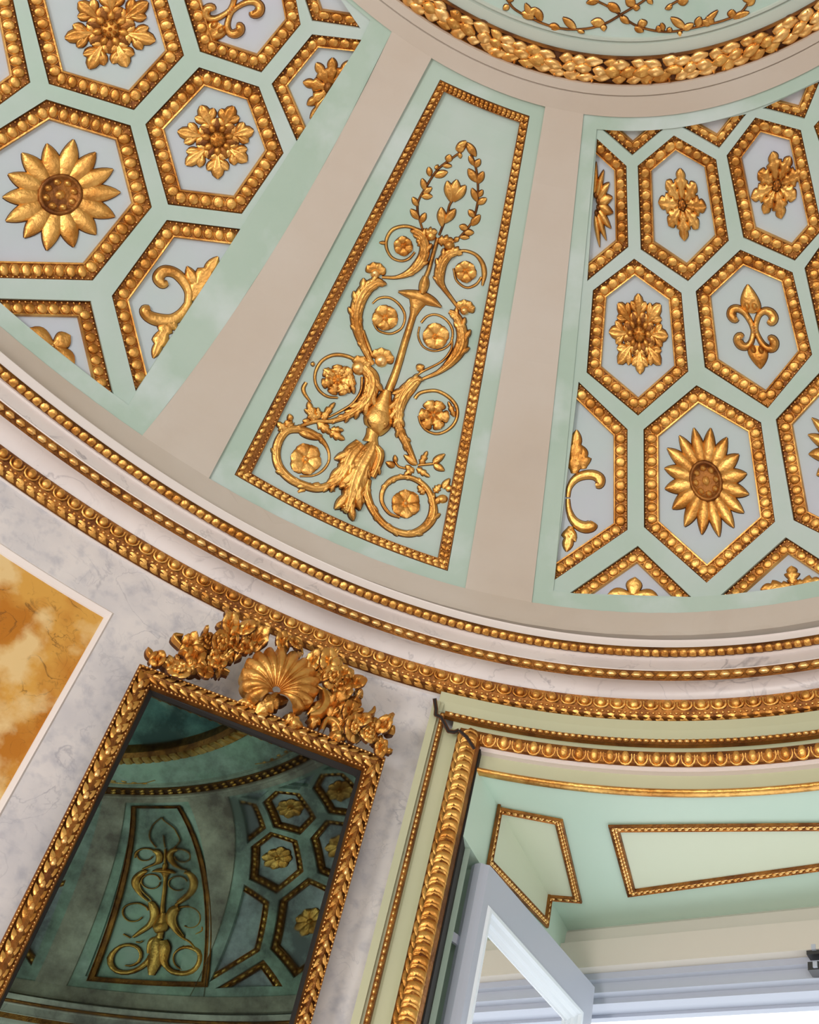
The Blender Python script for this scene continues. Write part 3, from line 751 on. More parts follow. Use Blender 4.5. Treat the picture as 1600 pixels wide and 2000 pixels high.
# ------------------------------------------------------------------ lattices, coffer frames, rosettes
DM = Dome()
def zz(o, s, L): return [(o[0]+u*s, o[1]+v*s) for u, v in L]
RH = {   # outlines of the gilt coffer frames of the panel over the window
 'A1': ([(1317.5, 260), (1400, 307.5), (1425, 467.5), (1345, 547.5), (1252.5, 485), (1246.5, 320)], 6*[1]),
 'A2': ([(1476, 225), (1565, 250), (1608, 446), (1554, 507.5), (1453, 462), (1420, 300)], 6*[1]),
 'A3': ([(1590, 243), (1640, 186), (1735, 212), (1790, 330), (1745, 430), (1640, 385)], 6*[1]),
 'HA': ([(1167, 266), (1225, 320), (1228.5, 480), (1148, 547)], [1, 1, 1, 0]),
 'B1': ([(1240, 502.5), (1332.5, 570), (1346, 725), (1247.5, 812), (1146.5, 727), (1159, 565)], 6*[1]),
 'B2': ([(1447.5, 485), (1550, 530), (1589, 692), (1502, 798), (1378, 717), (1360, 567)], 6*[1]),
 'B3': ([(1573, 522), (1630, 440), (1740, 470), (1790, 640), (1715, 730), (1605, 665)], 6*[1]),
 'C1': ([(1362, 752), (1489, 825.6), (1517, 1022), (1382.5, 1142.5), (1259, 1032), (1258, 839)], 6*[1]),
 'C2': ([(1608, 722), (1725, 770), (1790, 950), (1680, 1083), (1553, 1019), (1517.5, 820)], 6*[1]),
 'HC': ([(1131, 745), (1227, 839), (1227, 1037.5), (1083, 1137)], [1, 1, 1, 0]),
 'TA': ([(1247, 1069), (1352.5, 1170.6), (1112.5, 1163)], [1, 0, 1]),
 'TB': ([(1538, 1052.5), (1668, 1137), (1409, 1168)], [1, 0, 1]),
 'U1': ([(1177, 248), (1297, 248), (1236, 300)], [0, 1, 1]),
 'U2': ([(1333, 244), (1459, 218), (1405.5, 286)], [0, 1, 1]),
 'U3': ([(1490, 207), (1602, 154), (1572, 228.5)], [0, 1, 1]),
}
LH = {
 'C1': ([(90, 195), (255, 245), (296, 405), (179, 550), (-42, 546), (-86, 306)], 6*[1]),
 'B1': ([(390, 130), (507.5, 167.5), (555, 297.5), (472.5, 417.5), (327.5, 400), (284, 242.5)], 6*[1]),
 'B2': ([(42, -45), (160, -88), (318, -40), (361, 107), (262, 215), (95, 165)], 6*[1]),
 'A1': ([(352, -32), (460, -92), (572, -55), (590, 45), (512, 140), (392, 100)], 6*[1]),
 'C2': ([(22, -20), (59, 162), (-50, 242), (-170, 190), (-190, 30), (-70, -70)], 6*[1]),
 'HA': ([(612, 64), (718, 75), (582, 278), (532, 162)], [1, 0, 1, 1]),
 'UA': ([(588, -34), (640, -48), (707, 52), (612, 38)], [1, 0, 1, 1]),
 'HC': ([(325, 430), (470, 447), (262, 768), (216, 580)], [1, 0, 1, 1]),
 'TA': ([(175, 590), (219, 775), (-22, 586)], [1, 0, 1]),
}
def loop_uv(poly): return uv(subdiv(poly, 14))
def shrink(loop, k=.0): return loop
WEB = .024
std = [loop_uv(RH[k][0]) for k in ('A1', 'HA', 'B1', 'B2', 'C1', 'HC', 'TA', 'TB', 'U1', 'U2', 'U3')]
mirk = ('A1', 'HA', 'B1', 'C1', 'HC', 'TA', 'U1', 'U2')
stdm = [mirror_loop(loop_uv(RH[k][0]), cR) for k in mirk]
def mir_px(mp_c, f): return Dome(f)
# lattice of the right-hand panel: drawn coffers, mirrored beyond the frame
right_holes = [loop_uv(RH[k][0]) for k in ('A1', 'A2', 'A3', 'HA', 'B1', 'B2', 'B3', 'C1', 'C2', 'HC', 'TA', 'TB', 'U1', 'U2', 'U3')]
right_holes += [mirror_loop(loop_uv(RH[k][0]), cR) for k in ('HC', 'TA')]
left_holes = [loop_uv(LH[k][0]) for k in ('C1', 'B1', 'B2', 'A1', 'HA', 'UA', 'HC', 'TA', 'C2')]
left_m = [mirror_loop(loop_uv(LH[k][0]), cL) for k in ('HA', 'HC', 'TA', 'B1')]
def prism_fix(l): 
    q = l.copy(); q[:, 1] = np.clip(q[:, 1], .03, .985); return q
for nm_, lp, hs in (('lattice', wide_r, right_holes), ('lattice', wide_l, left_holes+left_m)):
    g = G(); plate(g, lp, [prism_fix(h) for h in hs], 0, WEB, .035); g.obj(nm_, 'web', ceiling, smooth=False)
def border(loop, side, top, bottom, cf):
    L = line_uv(*side); ut = float(uv(top)[:, 1].mean()); ub = float(uv(bottom)[:, 1].mean()); L[:, 1] = np.clip(L[:, 1], ub, ut); L[0, 1] = ut; L[-1, 1] = ub
    Rm = mirror_loop(L, cf)
    h = np.concatenate([L, arc(L[-1, 0], Rm[-1, 0], ub)[1:-1], Rm[::-1], arc(Rm[0, 0], L[0, 0], ut)[1:-1]])
    g = G(); plate(g, loop, [h], WEB-.002, WEB+.005, .035); g.obj('panel_border', 'teal', ceiling, smooth=False)
border(wide_r, ((1167, 249), (1083, 1142)), [(1236, 247), (1396, 233)], [(1230, 1169), (1500, 1161)], cR)
border(wide_l, ((714, 66), (258, 776)), [(640, -44), (650, -30)], [(219, 776), (100, 683)], cL)
def rotf(k, c=None): return (lambda th, u: th+rad(60*k)) if c is None else (lambda th, u: 2*c(u)-th+rad(60*k))
gb = G(); ge = G()
for k, lp in zip((2, 3, 4, 5), others_w):
    hs = [prism_fix(h)+[rad(60*k), 0] for h in std[:8]+stdm[:6]+std[8:10]+stdm[6:]]
    g = G(); plate(g, lp, hs, 0, WEB, .05); g.obj('lattice', 'web', ceiling, smooth=False)
    for nm_, c in [(q, None) for q in ('A1', 'HA', 'B1', 'B2', 'C1', 'HC', 'TA', 'TB')]+[(q, cR) for q in ('A1', 'HA', 'B1', 'C1', 'HC', 'TA')]:
        mp = Dome(rotf(k, c)); P_, mk = RH[nm_]
        mould('', mp, P_, mk, 28, joined=gb, joined2=ge, pearls=False, pitch=26)
        if nm_ in ('A1', 'B1', 'B2', 'C1'):
            cc = np.mean(P_, 0); flower(mp, tuple(cc), 56, 8, ge, .3, 9)
for tab, ks, cf in ((RH, ('HC', 'TA'), cR), (LH, ('HA', 'HC', 'TA', 'B1'), cL)):
    for q_ in ks: mould('', Dome(rotf(0, cf)), *tab[q_], 28, joined=gb, joined2=ge, pearls=False, pitch=24)
tag(gb.obj('coffer_moulding', 'bole', ceiling, smooth=False), kind='stuff')
tag(ge.obj('coffer_ornament', 'gold', ceiling), kind='stuff')

G_COF = 'gilt coffer frames of the dome panels'
CO = [  # frame key, moulding width, label of the frame
 (RH, 'A1', 27, 'gilt egg-pattern coffer frame round the upper left leaf rosette of the panel over the window'),
 (RH, 'A2', 28, 'gilt egg-pattern coffer frame round the upper right leaf rosette of the panel over the window'),
 (RH, 'A3', 27, 'sliver of a gilt coffer frame touching the right picture edge near the top'),
 (RH, 'HA', 26, 'cut-off gilt coffer frame round the half daisy on the panel edge over the window'),
 (RH, 'B1', 28, 'gilt coffer frame round the eight-leaved snowflake rosette in the panel over the window'),
 (RH, 'B2', 28, 'gilt coffer frame round the upright double fleur in the panel over the window'),
 (RH, 'B3', 28, 'gilt coffer frame right of the double fleur, cut by the right picture edge'),
 (RH, 'C1', 30, 'gilt coffer frame round the whole sixteen-petalled daisy over the window'),
 (RH, 'C2', 30, 'gilt coffer frame round the daisy cut by the right picture edge'),
 (RH, 'HC', 29, 'cut-off gilt coffer frame round the half fleur on the panel edge over the window'),
 (RH, 'TA', 25, 'gilt chevron frame over the small flower below the left daisy over the window'),
 (RH, 'TB', 25, 'gilt chevron frame over the pointed flower, right one of the two above the cornice'),
 (RH, 'U1', 20, 'small gilt triangle frame at the top left corner of the panel over the window'),
 (RH, 'U2', 20, 'small gilt triangle frame between the two upper leaf rosettes and the beige ring'),
 (RH, 'U3', 20, 'small gilt triangle frame at the top near the right picture edge'),
 (LH, 'C1', 37, 'large gilt coffer frame round the fourteen-petalled daisy of the upper left panel'),
 (LH, 'B1', 34, 'gilt coffer frame round the seven-leaved rosette nearest the beige rib, upper left panel'),
 (LH, 'B2', 35, 'gilt coffer frame round the broad rosette cut by the top picture edge'),
 (LH, 'A1', 31, 'gilt coffer frame round the fleur cut by the top picture edge'),
 (LH, 'C2', 37, 'gilt coffer frame corner cut by the left picture edge above the big daisy'),
 (LH, 'HA', 27, 'cut-off gilt coffer frame round the half leaf rosette beside the beige rib'),
 (LH, 'UA', 24, 'tiny gilt corner frame at the top of the upper left panel'),
 (LH, 'HC', 33, 'cut-off gilt coffer frame round the half fleur of the upper left panel'),
 (LH, 'TA', 31, 'gilt chevron frame in the bottom corner of the upper left panel'),
]
for tab, k, w_, lb in CO:
    P_, mk = tab[k]; mould('coffer_frame', DM, P_, mk, w_, label=lb, group=G_COF, pitch=22 if tab is RH else 23)

def axes(c, up, right): return Aff(c, right, up)
daisy(DM, Aff((1380, 940), (87, 6), (-8, -108)), 16, .2, 'daisy_rosette', 'gilt daisy with sixteen pointed petals in the lowest whole coffer over the window')
daisy(DM, Aff((1662, 893), (84, 16), (-20, -104)), 16, .1, 'daisy_rosette', 'gilt daisy cut by the right picture edge')
daisy(DM, Aff((117, 381), (84, 72), (82, -80)), 14, .33, 'daisy_rosette', 'large gilt daisy with fourteen petals in the upper left panel')
snowflake(DM, Aff((1249, 652), (59, 4), (-2, -83)), 8, math.pi/2, 'leaf_rosette', 'gilt snowflake rosette of eight lobed leaves left of the double fleur')
snowflake(DM, Aff((425, 272), (56, 52), (54, -56)), 7, .1, 'leaf_rosette', 'gilt rosette of seven lobed leaves in the upper left panel next to the rib')
snowflake(DM, Aff((216, 57), (66, 56), (58, -66)), 7, .45, 'leaf_rosette', 'broad gilt rosette of lobed leaves touching the top picture edge')
snowflake(DM, Aff((1686, 588), (62, 12), (-14, -80)), 8, 1.5, 'leaf_rosette', 'gilt snowflake rosette in the coffer right of the double fleur, past the picture edge')
acanthus(DM, Aff((1333, 399), (47, 4), (-4, -71)), 8, math.pi/2, 'leaf_rosette', 'gilt leaf rosette in the coffer right of the half daisy')
acanthus(DM, Aff((1518, 361), (51, -2), (8, -70)), 8, 1.9, 'leaf_rosette', 'gilt leaf rosette in the upper coffer nearest the right picture edge')
fleur(DM, Aff((1474, 643), (74, 6), (-13, -88)), 'fleur_ornament', 'gilt double fleur with four curled arms in the middle coffer')
fleur(DM, Aff((452, 20), (66, 44), (58, -72)), 'fleur_ornament', 'gilt fleur with curled arms cut by the top picture edge')

# ornaments cut off by a panel edge: drawn on the dome, stopping at the edge
def clip_line(a, b, side):
    a = np.array(a, float); b = np.array(b, float)
    def f(p): return ((b-a)[0]*(p[1]-a[1])-(b-a)[1]*(p[0]-a[0]))*side > 0
    return f
def half_daisy():
    c = (1160, 398); root = empty('half_daisy', DM.P([c])[0]); tag(root, 'half gilt daisy cut by the panel edge next to the right beige rib', 'rosette')
    A = Aff(c, (38, 2), (-4, -86))
    for a in np.radians([76, 52, 30, 10, -10, -32, -55, -78]):
        g = G(); leaf(g, rosette_map(DM, A), polar((0, 0), .25, a), polar((0, 0), 1.0, a), .13, 9, rnd=.82, vein=0, tipup=.2); g.obj('petal', 'gold', root)
    g = G()
    for a in np.radians([60, 20, -20, -60]): dome_(g, rosette_map(DM, A), polar((0, 0), .24, a), .12, .09, 10, n=8, m_=3)
    g.obj('boss', 'bole', root)
half_daisy()
def half_acanthus():
    c = (648, 172); root = empty('half_leaf_rosette', DM.P([c])[0]); tag(root, 'half gilt leaf rosette cut by the panel edge beside the left beige rib', 'rosette')
    for t, hw in (((684, 118), 13), ((650, 112), 15), ((618, 122), 14), ((592, 160), 14), ((600, 205), 13), ((606, 232), 9)):
        g = G(); leaf(g, DM, c, t, hw, 8, lob=3, rnd=1.2, tipup=.3); g.obj('leaf', 'gold', root)
    g = G(); dome_(g, DM, (642, 170), 11, 14, 12, n=10); g.obj('boss', 'bole', root)
half_acanthus()
def half_fleur(name, label, segs, buds):
    root = empty(name, DM.P([segs[0][0][0]])[0]); tag(root, label, 'ornament')
    for pts, ws, hs in segs: ribbon(G(), DM, pts, [x*1.2 for x in ws], hs, crease=.15).obj('volute', 'gold', root)
    for b, t, hw, lb_ in buds: leaf(G(), DM, b, t, hw*1.15, 9, lob=lb_, rnd=.9, vein=.45).obj('bud', 'gold', root)
o, s = (1090, 820), .15
half_fleur('half_fleur', 'half gilt fleur with two curled arms at the panel edge over the window',
 [(zz(o, s, [(130, 1010), (150, 880), (230, 770), (350, 720), (470, 720), (545, 770), (540, 840), (490, 850)]), [3, 4, 6, 7, 7.5, 8, 7, 4], [5, 6, 8, 8, 9, 11, 11, 8]),
  (zz(o, s, [(130, 1030), (140, 1160), (190, 1290), (270, 1370), (360, 1400), (440, 1380), (470, 1340)]), [3, 4, 6, 8, 9, 9, 6], [5, 6, 8, 9, 10, 11, 8])],
 [(zz(o, s, [(215, 700)])[0], zz(o, s, [(245, 130)])[0], 17, 3), (zz(o, s, [(330, 640)])[0], zz(o, s, [(300, 330)])[0], 15, 2), (zz(o, s, [(170, 1390)])[0], zz(o, s, [(110, 1720)])[0], 13, 2), (zz(o, s, [(130, 1420)])[0], zz(o, s, [(230, 1590)])[0], 8, 0)])
o, s = (0, 0), .5
half_fleur('half_fleur', 'half gilt fleur with two curled arms in the upper left panel beside the rib',
 [(zz(o, s, [(735, 1190), (738, 1140), (715, 1095), (680, 1065), (640, 1060), (618, 1085), (635, 1110), (655, 1105)]), [6, 7, 8, 8, 9, 9, 7, 4], [7, 8, 8, 9, 10, 11, 11, 8]),
  (zz(o, s, [(740, 1180), (710, 1225), (670, 1250), (620, 1250), (580, 1235), (565, 1212), (585, 1205)]), [6, 8, 9, 10, 9, 8, 5], [7, 8, 9, 9, 10, 11, 8])],
 [(zz(o, s, [(745, 1170)])[0], zz(o, s, [(852, 1002)])[0], 20, 3), (zz(o, s, [(765, 1120)])[0], zz(o, s, [(730, 1040)])[0], 10, 0), (zz(o, s, [(660, 1250)])[0], zz(o, s, [(598, 1400)])[0], 15, 3), (zz(o, s, [(650, 1240)])[0], zz(o, s, [(690, 1290)])[0], 10, 0)])
def small_flower(name, label, c, tips, hw, lob=0, bc=None):
    root = empty(name, DM.P([c])[0]); tag(root, label, 'rosette')
    for t in tips: leaf(G(), DM, c, t, hw, 8, rnd=1.35, lob=lob, tipup=.3).obj('petal', 'gold', root)
    dome_(G(), DM, bc or c, 6, 6, 11, n=9).obj('boss', 'gold_bright', root)
small_flower('corner_flower', 'small gilt three-petalled flower in the left chevron above the cornice', (1236, 1164), [(1241, 1128), (1186, 1164), (1287, 1168)], 15, bc=(1235, 1166))
small_flower('corner_flower', 'small gilt flower with pointed leaves in the right chevron above the cornice', (1549, 1144), [(1547, 1106), (1486, 1152), (1607, 1136)], 15, 3, bc=(1549, 1145))
small_flower('corner_flower', 'small gilt flower in the chevron at the lower corner of the upper left panel', (104, 676), [(137, 656), (56, 642), (144, 716)], 17, bc=(101, 677))

# ------------------------------------------------------------------ narrow panel: border, field, beaded frame
NF_O = [(862, 151), (1036.4, 222), (873.5, 1119.5), (455, 931)]
NF_I = [(869.5, 176), (1016, 235.5), (854, 1092), (490, 927.5)]
def curved(a, b, sag, k=18):
    a = np.array(a, float); b = np.array(b, float); d = b-a; n = np.array([-d[1], d[0]])/np.linalg.norm(d); s = np.linspace(0, 1, k)
    return a+d*s[:, None]+n*(sag*4*s*(1-s))[:, None]
oc = [curved(NF_O[0], NF_O[1], 3), curved(NF_O[1], NF_O[2], 0, 60), curved(NF_O[2], NF_O[3], -13, 30), curved(NF_O[3], NF_O[0], 0, 60)]
ic = [curved(NF_I[0], NF_I[1], 3), curved(NF_I[1], NF_I[2], 0, 60), curved(NF_I[2], NF_I[3], -11, 30), curved(NF_I[3], NF_I[0], 0, 60)]
hole = uv(np.concatenate([c[:-1] for c in oc]))
g = G(); plate(g, narrow, [hole], 0, .024, .035); g.obj('panel_border', 'teal', ceiling, smooth=False)
g = G(); plate(g, hole, [], 0, .010, .03); g.obj('panel_field', 'teal_field', ceiling, smooth=False)
for k in (-1, 1, 2, 3, 4):
    h2 = std_loop(CN+5.2+60*k, CN-5.6+60*k, CN-7.2+60*k, CN+5.0+60*k); h2[:, 1] = .055+h2[:, 1]*.9
    g = G(); lp = std_loop(*NB_[k]); plate(g, lp, [h2], 0, .024, .05); g.obj('panel_border', 'teal', ceiling, smooth=False)
    g = G(); plate(g, h2, [], 0, .010, .05); g.obj('panel_field', 'teal_field', ceiling, smooth=False)
DN = Dome(off=.010)
g = G(); CP2 = [(0, 6), (.06, 9), (.14, 9), (.2, 4), (.8, 4), (.86, 8), (.95, 8), (1, -.5)]
for a, b in zip(oc, ic): g.grid(np.stack([DN.P(a+(b-a)*t, h) for t, h in CP2]))
nfr = tag(g.obj('panel_frame', 'bole', None, smooth=False), 'long tapering gilt leaf-and-bead frame of the narrow green panel', 'moulding')
gp = G()
for a, b, pit in zip(oc, ic, (9, 13.5, 14, 13.5)):
    for row, (tt, sg) in enumerate(((.34, 1), (.66, -1))):
        Lc = a+(b-a)*tt; sl = np.r_[0, np.cumsum(np.linalg.norm(np.diff(Lc, axis=0), axis=1))]; n = int(sl[-1]/pit)
        q = (np.arange(n)+.5+(.25 if row else -.25))*sl[-1]/n; q = np.clip(q, 3, sl[-1]-3)
        P_ = np.c_[np.interp(q, sl, Lc[:, 0]), np.interp(q, sl, Lc[:, 1])]; t = np.c_[np.interp(q+1, sl, Lc[:, 0]), np.interp(q+1, sl, Lc[:, 1])]-P_
        t = np.where(np.abs(t).sum(1)[:, None] < .1, P_-np.c_[np.interp(q-1, sl, Lc[:, 0]), np.interp(q-1, sl, Lc[:, 1])], t)
        an = math.radians(32)*sg; tr = np.c_[t[:, 0]*math.cos(an)-t[:, 1]*math.sin(an), t[:, 0]*math.sin(an)+t[:, 1]*math.cos(an)]
        if len(nfr.children) < 290: stud(DN, P_, tr, pit*1.02, 9, 6, 'leaf', LEAF, nfr, 4)
        for e in (.17, .83):
            if (e < .5) == (row == 0):
                Lb = a+(b-a)*e; n2 = int(sl[-1]/8.5); q = (np.arange(n2)+.5)*sl[-1]/n2
                Pb = np.c_[np.interp(q, sl, Lb[:, 0]), np.interp(q, sl, Lb[:, 1])]; stud(DN, Pb, np.repeat([[1., 0]], n2, 0), 5, 5, 3.2, '', (PV, PF), None, 5, gp)
tag(gp.obj('pearl_row', 'gold_bright', nfr), kind='stuff')
# ------------------------------------------------------------------ arabesque of the narrow panel
def zm(o, s): return lambda L: [(o[0]+u*s, o[1]+v*s) for u, v in L]
Z1 = zm((720, 250), .175); Z2 = zm((660, 480), .1875); Z3 = zm((500, 680), .1875); Z4 = zm((660, 760), .1875)
AR = empty('arabesque', DN.P([(775, 760)])[0]); tag(AR, 'gilt arabesque of scrolls, flowers and a leafy wreath in the narrow green panel', 'ornament')
STEMS = []
def st(Z, L, w_, h, name='stem', lob=0, s=.1875, crease=.12, m_='gold', lobd=.28):
    P_ = Z(L); W_ = np.array(w_, float)*s if np.ndim(w_) else w_*s; STEMS.append((P_, W_, h))
    return ribbon(G(), DN, P_, W_, h, lob=lob, crease=crease, lobd=lobd).obj(name, m_, AR)
def lf(Z, b, t, hw, h=5, lob=0, bend=0, name='leaf', s=.1875, rnd=.8, m_='gold'):
    b, t = Z([b, t]); return leaf(G(), DN, b, t, hw*s, h, lob=lob, bend=bend*s, rnd=rnd, tipup=.2).obj(name, m_, AR)
def fl(Z, c, r, n, rot=0, s=.1875, lob=0, h=7):
    c = Z([c])[0]; e = empty('flower', DN.P([c])[0]); e.parent = AR; e.location = e.location-AR.location
    flower(DN, c, r*s, n, e, rot, h, lob=lob); return e
def bud(Z, c, r, cap, cr):
    b = dome_(G(), DN, Z([c])[0], r*.1875, r*.1875, 11, n=12).obj('bud', 'gold_bright', AR)
    c0 = Z([c])[0]; c1 = Z([cap])[0]; d = np.array(c1)-c0; a0 = math.atan2(d[1], d[0])
    for k in (-1.1, -.4, .4, 1.1): leaf(G(), DN, (c0[0]+math.cos(a0+k)*r*.06, c0[1]+math.sin(a0+k)*r*.06), polar(c0, cr*.1875*1.05, a0+k*.85), cr*.085, 8, rnd=1.4, tipup=.3).obj('petal', 'gold', b)
# wreath
s1 = .175
st(Z1, [(1095, 150), (1060, 235), (960, 310), (880, 370), (780, 450), (700, 560), (640, 660), (580, 760), (550, 850), (555, 960), (590, 1080), (620, 1170)], 9, 3.5, s=s1, m_='bole')
st(Z1, [(1100, 150), (1150, 280), (1200, 430), (1220, 560), (1225, 700), (1220, 830), (1190, 960), (1140, 1070), (1050, 1180), (960, 1270)], 9, 3.5, s=s1, m_='bole')
for b, t, hw in (((1075, 215), (975, 225), 45), ((1000, 300), (1050, 290), 32), ((890, 372), (912, 285), 38), ((830, 410), (935, 415), 24), ((780, 440), (745, 415), 26), ((740, 530), (888, 480), 40),
  ((690, 530), (675, 425), 30), ((640, 690), (600, 555), 32), ((615, 720), (712, 655), 30), ((595, 755), (718, 755), 34), ((555, 865), (492, 765), 30), ((565, 1010), (470, 900), 36), ((585, 1050), (640, 940), 32),
  ((1100, 140), (978, 222), 34), ((1105, 160), (1205, 310), 40), ((1190, 430), (1250, 335), 34), ((1130, 300), (1180, 410), 28), ((1212, 590), (1115, 445), 42), ((1218, 610), (1288, 475), 38), ((1218, 810), (1155, 662), 34), ((1232, 760), (1278, 680), 26),
  ((1222, 840), (1322, 775), 34), ((1185, 990), (1120, 905), 32), ((1150, 1080), (1250, 960), 40), ((1110, 1120), (1015, 1085), 34), ((1070, 1160), (1180, 1160), 34), ((1020, 1210), (1130, 1215), 24), ((960, 1260), (1010, 1215), 26)):
    lf(Z1, b, t, hw, 5, s=s1, rnd=1.0)
st(Z1, [(790, 1190), (830, 1090), (880, 960), (905, 860), (940, 800)], 10, 4, s=s1, m_='bole')
for b, t, hw in (((925, 810), (882, 580), 50), ((945, 800), (990, 565), 58), ((950, 810), (1090, 630), 50), ((825, 1090), (815, 875), 48), ((850, 1050), (975, 895), 44)): lf(Z1, b, t, hw, 8, s=s1, rnd=1.15)
# top buds and leaves where the wreath meets the staff
for b, t, hw in (((620, 1170), (770, 1150), 60), ((640, 1240), (500, 1180), 50), ((770, 1250), (960, 1260), 70), ((900, 1340), (1050, 1400), 60), ((640, 1330), (540, 1230), 50)): lf(Z1, b, t, hw, 8, lob=3, s=s1, rnd=1.0)
dome_(G(), DN, Z1([(900, 1300)])[0], 11, 11, 11).obj('bud', 'gold', AR); dome_(G(), DN, Z1([(700, 1200)])[0], 10, 10, 10).obj('bud', 'gold', AR)
# staff, canopy, vase
st(Z2, [(1045, -90), (1000, 60), (950, 240), (915, 330)], [16, 17, 18, 20], 8, 'staff', crease=0)
st(Z2, [(915, 310), (905, 380), (890, 450), (880, 490)], [22, 48, 44, 24], 11, 'staff_knop', crease=0)
st(Z2, [(630, 475), (740, 500), (870, 535), (985, 580), (1080, 637)], [6, 42, 62, 46, 6], 9, 'canopy', crease=0)
st(Z2, [(845, 545), (815, 640), (790, 720)], [110, 58, 30], 8, 'canopy_stalk', crease=0)
st(Z2, [(800, 640), (780, 740), (700, 1000), (610, 1300), (530, 1510)], [45, 30, 32, 36, 42], 9, 'staff', crease=0)
st(Z3, [(1365, 440), (1330, 560), (1295, 680)], [45, 85, 120], [10, 14, 17], 'vase_neck', crease=0)
st(Z3, [(1315, 610), (1290, 680), (1265, 770), (1235, 850), (1215, 880)], [90, 135, 148, 110, 60], [12, 18, 21, 16, 10], 'vase', crease=0)
for c in ((1225, 720), (1330, 740)): leaf(G(), DN, *Z3([c, (c[0]-25, c[1]+120)]), 10, 22, h0=15, rnd=1.).obj('gadroon', 'gold_bright', AR)
st(Z3, [(1225, 860), (1205, 920), (1190, 985)], [75, 62, 80], 11, 'vase_foot', crease=0)
# plumes and big lower spirals
st(Z3, [(1100, 1010), (1000, 1120), (930, 1260), (860, 1370), (760, 1440)], [95, 125, 105, 75, 50], [13, 16, 14, 12, 9], 'acanthus', lob=5, crease=.3)
st(Z3, [(820, 1410), (650, 1470), (500, 1440), (350, 1370), (240, 1250), (205, 1120), (230, 980), (310, 870), (420, 850), (560, 880), (670, 950), (745, 1060), (755, 1180), (690, 1280), (590, 1335), (450, 1340)], [48, 45, 48, 50, 52, 52, 52, 50, 45, 38, 30, 16, 12, 12, 10, 8], [9, 9, 9, 9, 9, 9, 9, 9, 8, 7, 6, 4, 4, 4, 4, 3], lob=4)
st(Z4, [(370, 560), (330, 660), (240, 820), (170, 1000), (130, 1150), (80, 1290)], [60, 120, 140, 140, 110, 60], [14, 18, 20, 20, 18, 14], 'acanthus', lob=4, crease=.35, lobd=.2)
for b, t, hw in (((60, 1200), (90, 1310), 60), ((150, 1100), (270, 1200), 60), ((120, 1000), (0, 1040), 50), ((230, 700), (330, 950), 50), ((330, 620), (180, 900), 60)): lf(Z4, b, t, hw, 19, lob=3)
st(Z4, [(370, 590), (425, 680), (405, 800), (350, 930)], [40, 66, 55, 40], [14, 16, 15, 12], 'acanthus', lob=4, crease=.3)
st(Z4, [(300, 950), (290, 1080), (350, 1250), (460, 1400), (600, 1490), (760, 1515), (900, 1450), (985, 1330), (985, 1180), (930, 1050), (830, 960), (700, 920), (560, 950), (470, 1050), (455, 1180), (530, 1300), (640, 1345)], [55, 55, 45, 40, 40, 42, 52, 60, 42, 34, 30, 27, 30, 26, 20, 16, 10], 8, lob=4)
fl(Z3, (510, 1165), 168, 6, .3); fl(Z4, (700, 1200), 155, 6, .5)
lf(Z3, (430, 1510), (820, 1500), 36, 4, lob=5, bend=-65)
# left side scrolls
st(Z3, [(1120, 190), (1200, 300), (1200, 420), (1150, 540), (1060, 630), (940, 710), (780, 765), (600, 770), (440, 830), (380, 860)], [60, 92, 98, 90, 66, 42, 24, 24, 20, 16], [9, 12, 13, 12, 11, 9, 7, 6, 6, 5], lob=8)
st(Z3, [(1150, 240), (1050, 135), (930, 80), (800, 75), (690, 130), (625, 230), (612, 340), (655, 440), (740, 505), (850, 520)], [22, 16, 15, 15, 14, 13, 12, 11, 10, 8], 5, 'tendril')
st(Z3, [(1105, 300), (1090, 450), (1000, 580), (880, 660), (750, 725)], [12, 11, 10, 10, 8], 5, 'tendril')
fl(Z3, (850, 335), 175, 7, .2, lob=3, h=10)
for b, t, hw in (((830, 300), (700, 220), 50), ((860, 300), (930, 190), 45), ((960, 250), (1020, 480), 50), ((900, 360), (980, 470), 46)): lf(Z3, b, t, hw, 12, lob=3)
bud(Z3, (1305, 130), 72, (1345, 20), 130); bud(Z2, (390, 285), 55, (405, 190), 115)
for b, t, hw in (((600, 760), (540, 560), 60), ((640, 740), (500, 640), 40), ((650, 740), (640, 620), 40), ((680, 740), (820, 570), 40), ((700, 750), (760, 640), 30), ((640, 780), (790, 900), 55), ((760, 870), (920, 960), 52), ((780, 850), (910, 860), 36), ((560, 775), (480, 760), 30),
                 ((360, 760), (340, 690), 30), ((330, 880), (210, 780), 60), ((370, 840), (300, 760), 60), ((440, 870), (640, 960), 34), ((610, 170), (565, 165), 20)): lf(Z3, b, t, hw, 8, lob=3 if hw > 35 else 0)
st(Z3, [(565, 565), (505, 480), (490, 420), (520, 360)], [8, 16, 18, 14], 5, 'tendril')
# upper left S
st(Z2, [(360, 1240), (270, 1060), (215, 900), (190, 740), (215, 590), (285, 460), (400, 380), (480, 400)], [28, 40, 62, 76, 86, 84, 60, 30], [7, 8, 10, 11, 12, 12, 10, 8], lob=7)
st(Z2, [(360, 1150), (300, 1000), (260, 880)], [14, 16, 14], 7, 'tendril')
st(Z2, [(460, 325), (600, 328), (730, 285), (830, 205), (895, 100), (905, -20), (865, -120), (790, -170)], [14, 18, 40, 62, 66, 60, 55, 36], [5, 6, 9, 11, 11, 11, 10, 8], lob=6)
st(Z1, [(600, 1170), (500, 1110), (390, 1092), (270, 1130), (205, 1230), (203, 1340), (260, 1440), (360, 1480), (450, 1455), (520, 1380)], [18, 15, 14, 16, 15, 12, 11, 10, 10, 8], 5, 'tendril', s=s1)
lf(Z1, (200, 1280), (120, 1275), 16, 4, s=s1); fl(Z1, (390, 1310), 112, 6, .4, s=s1)
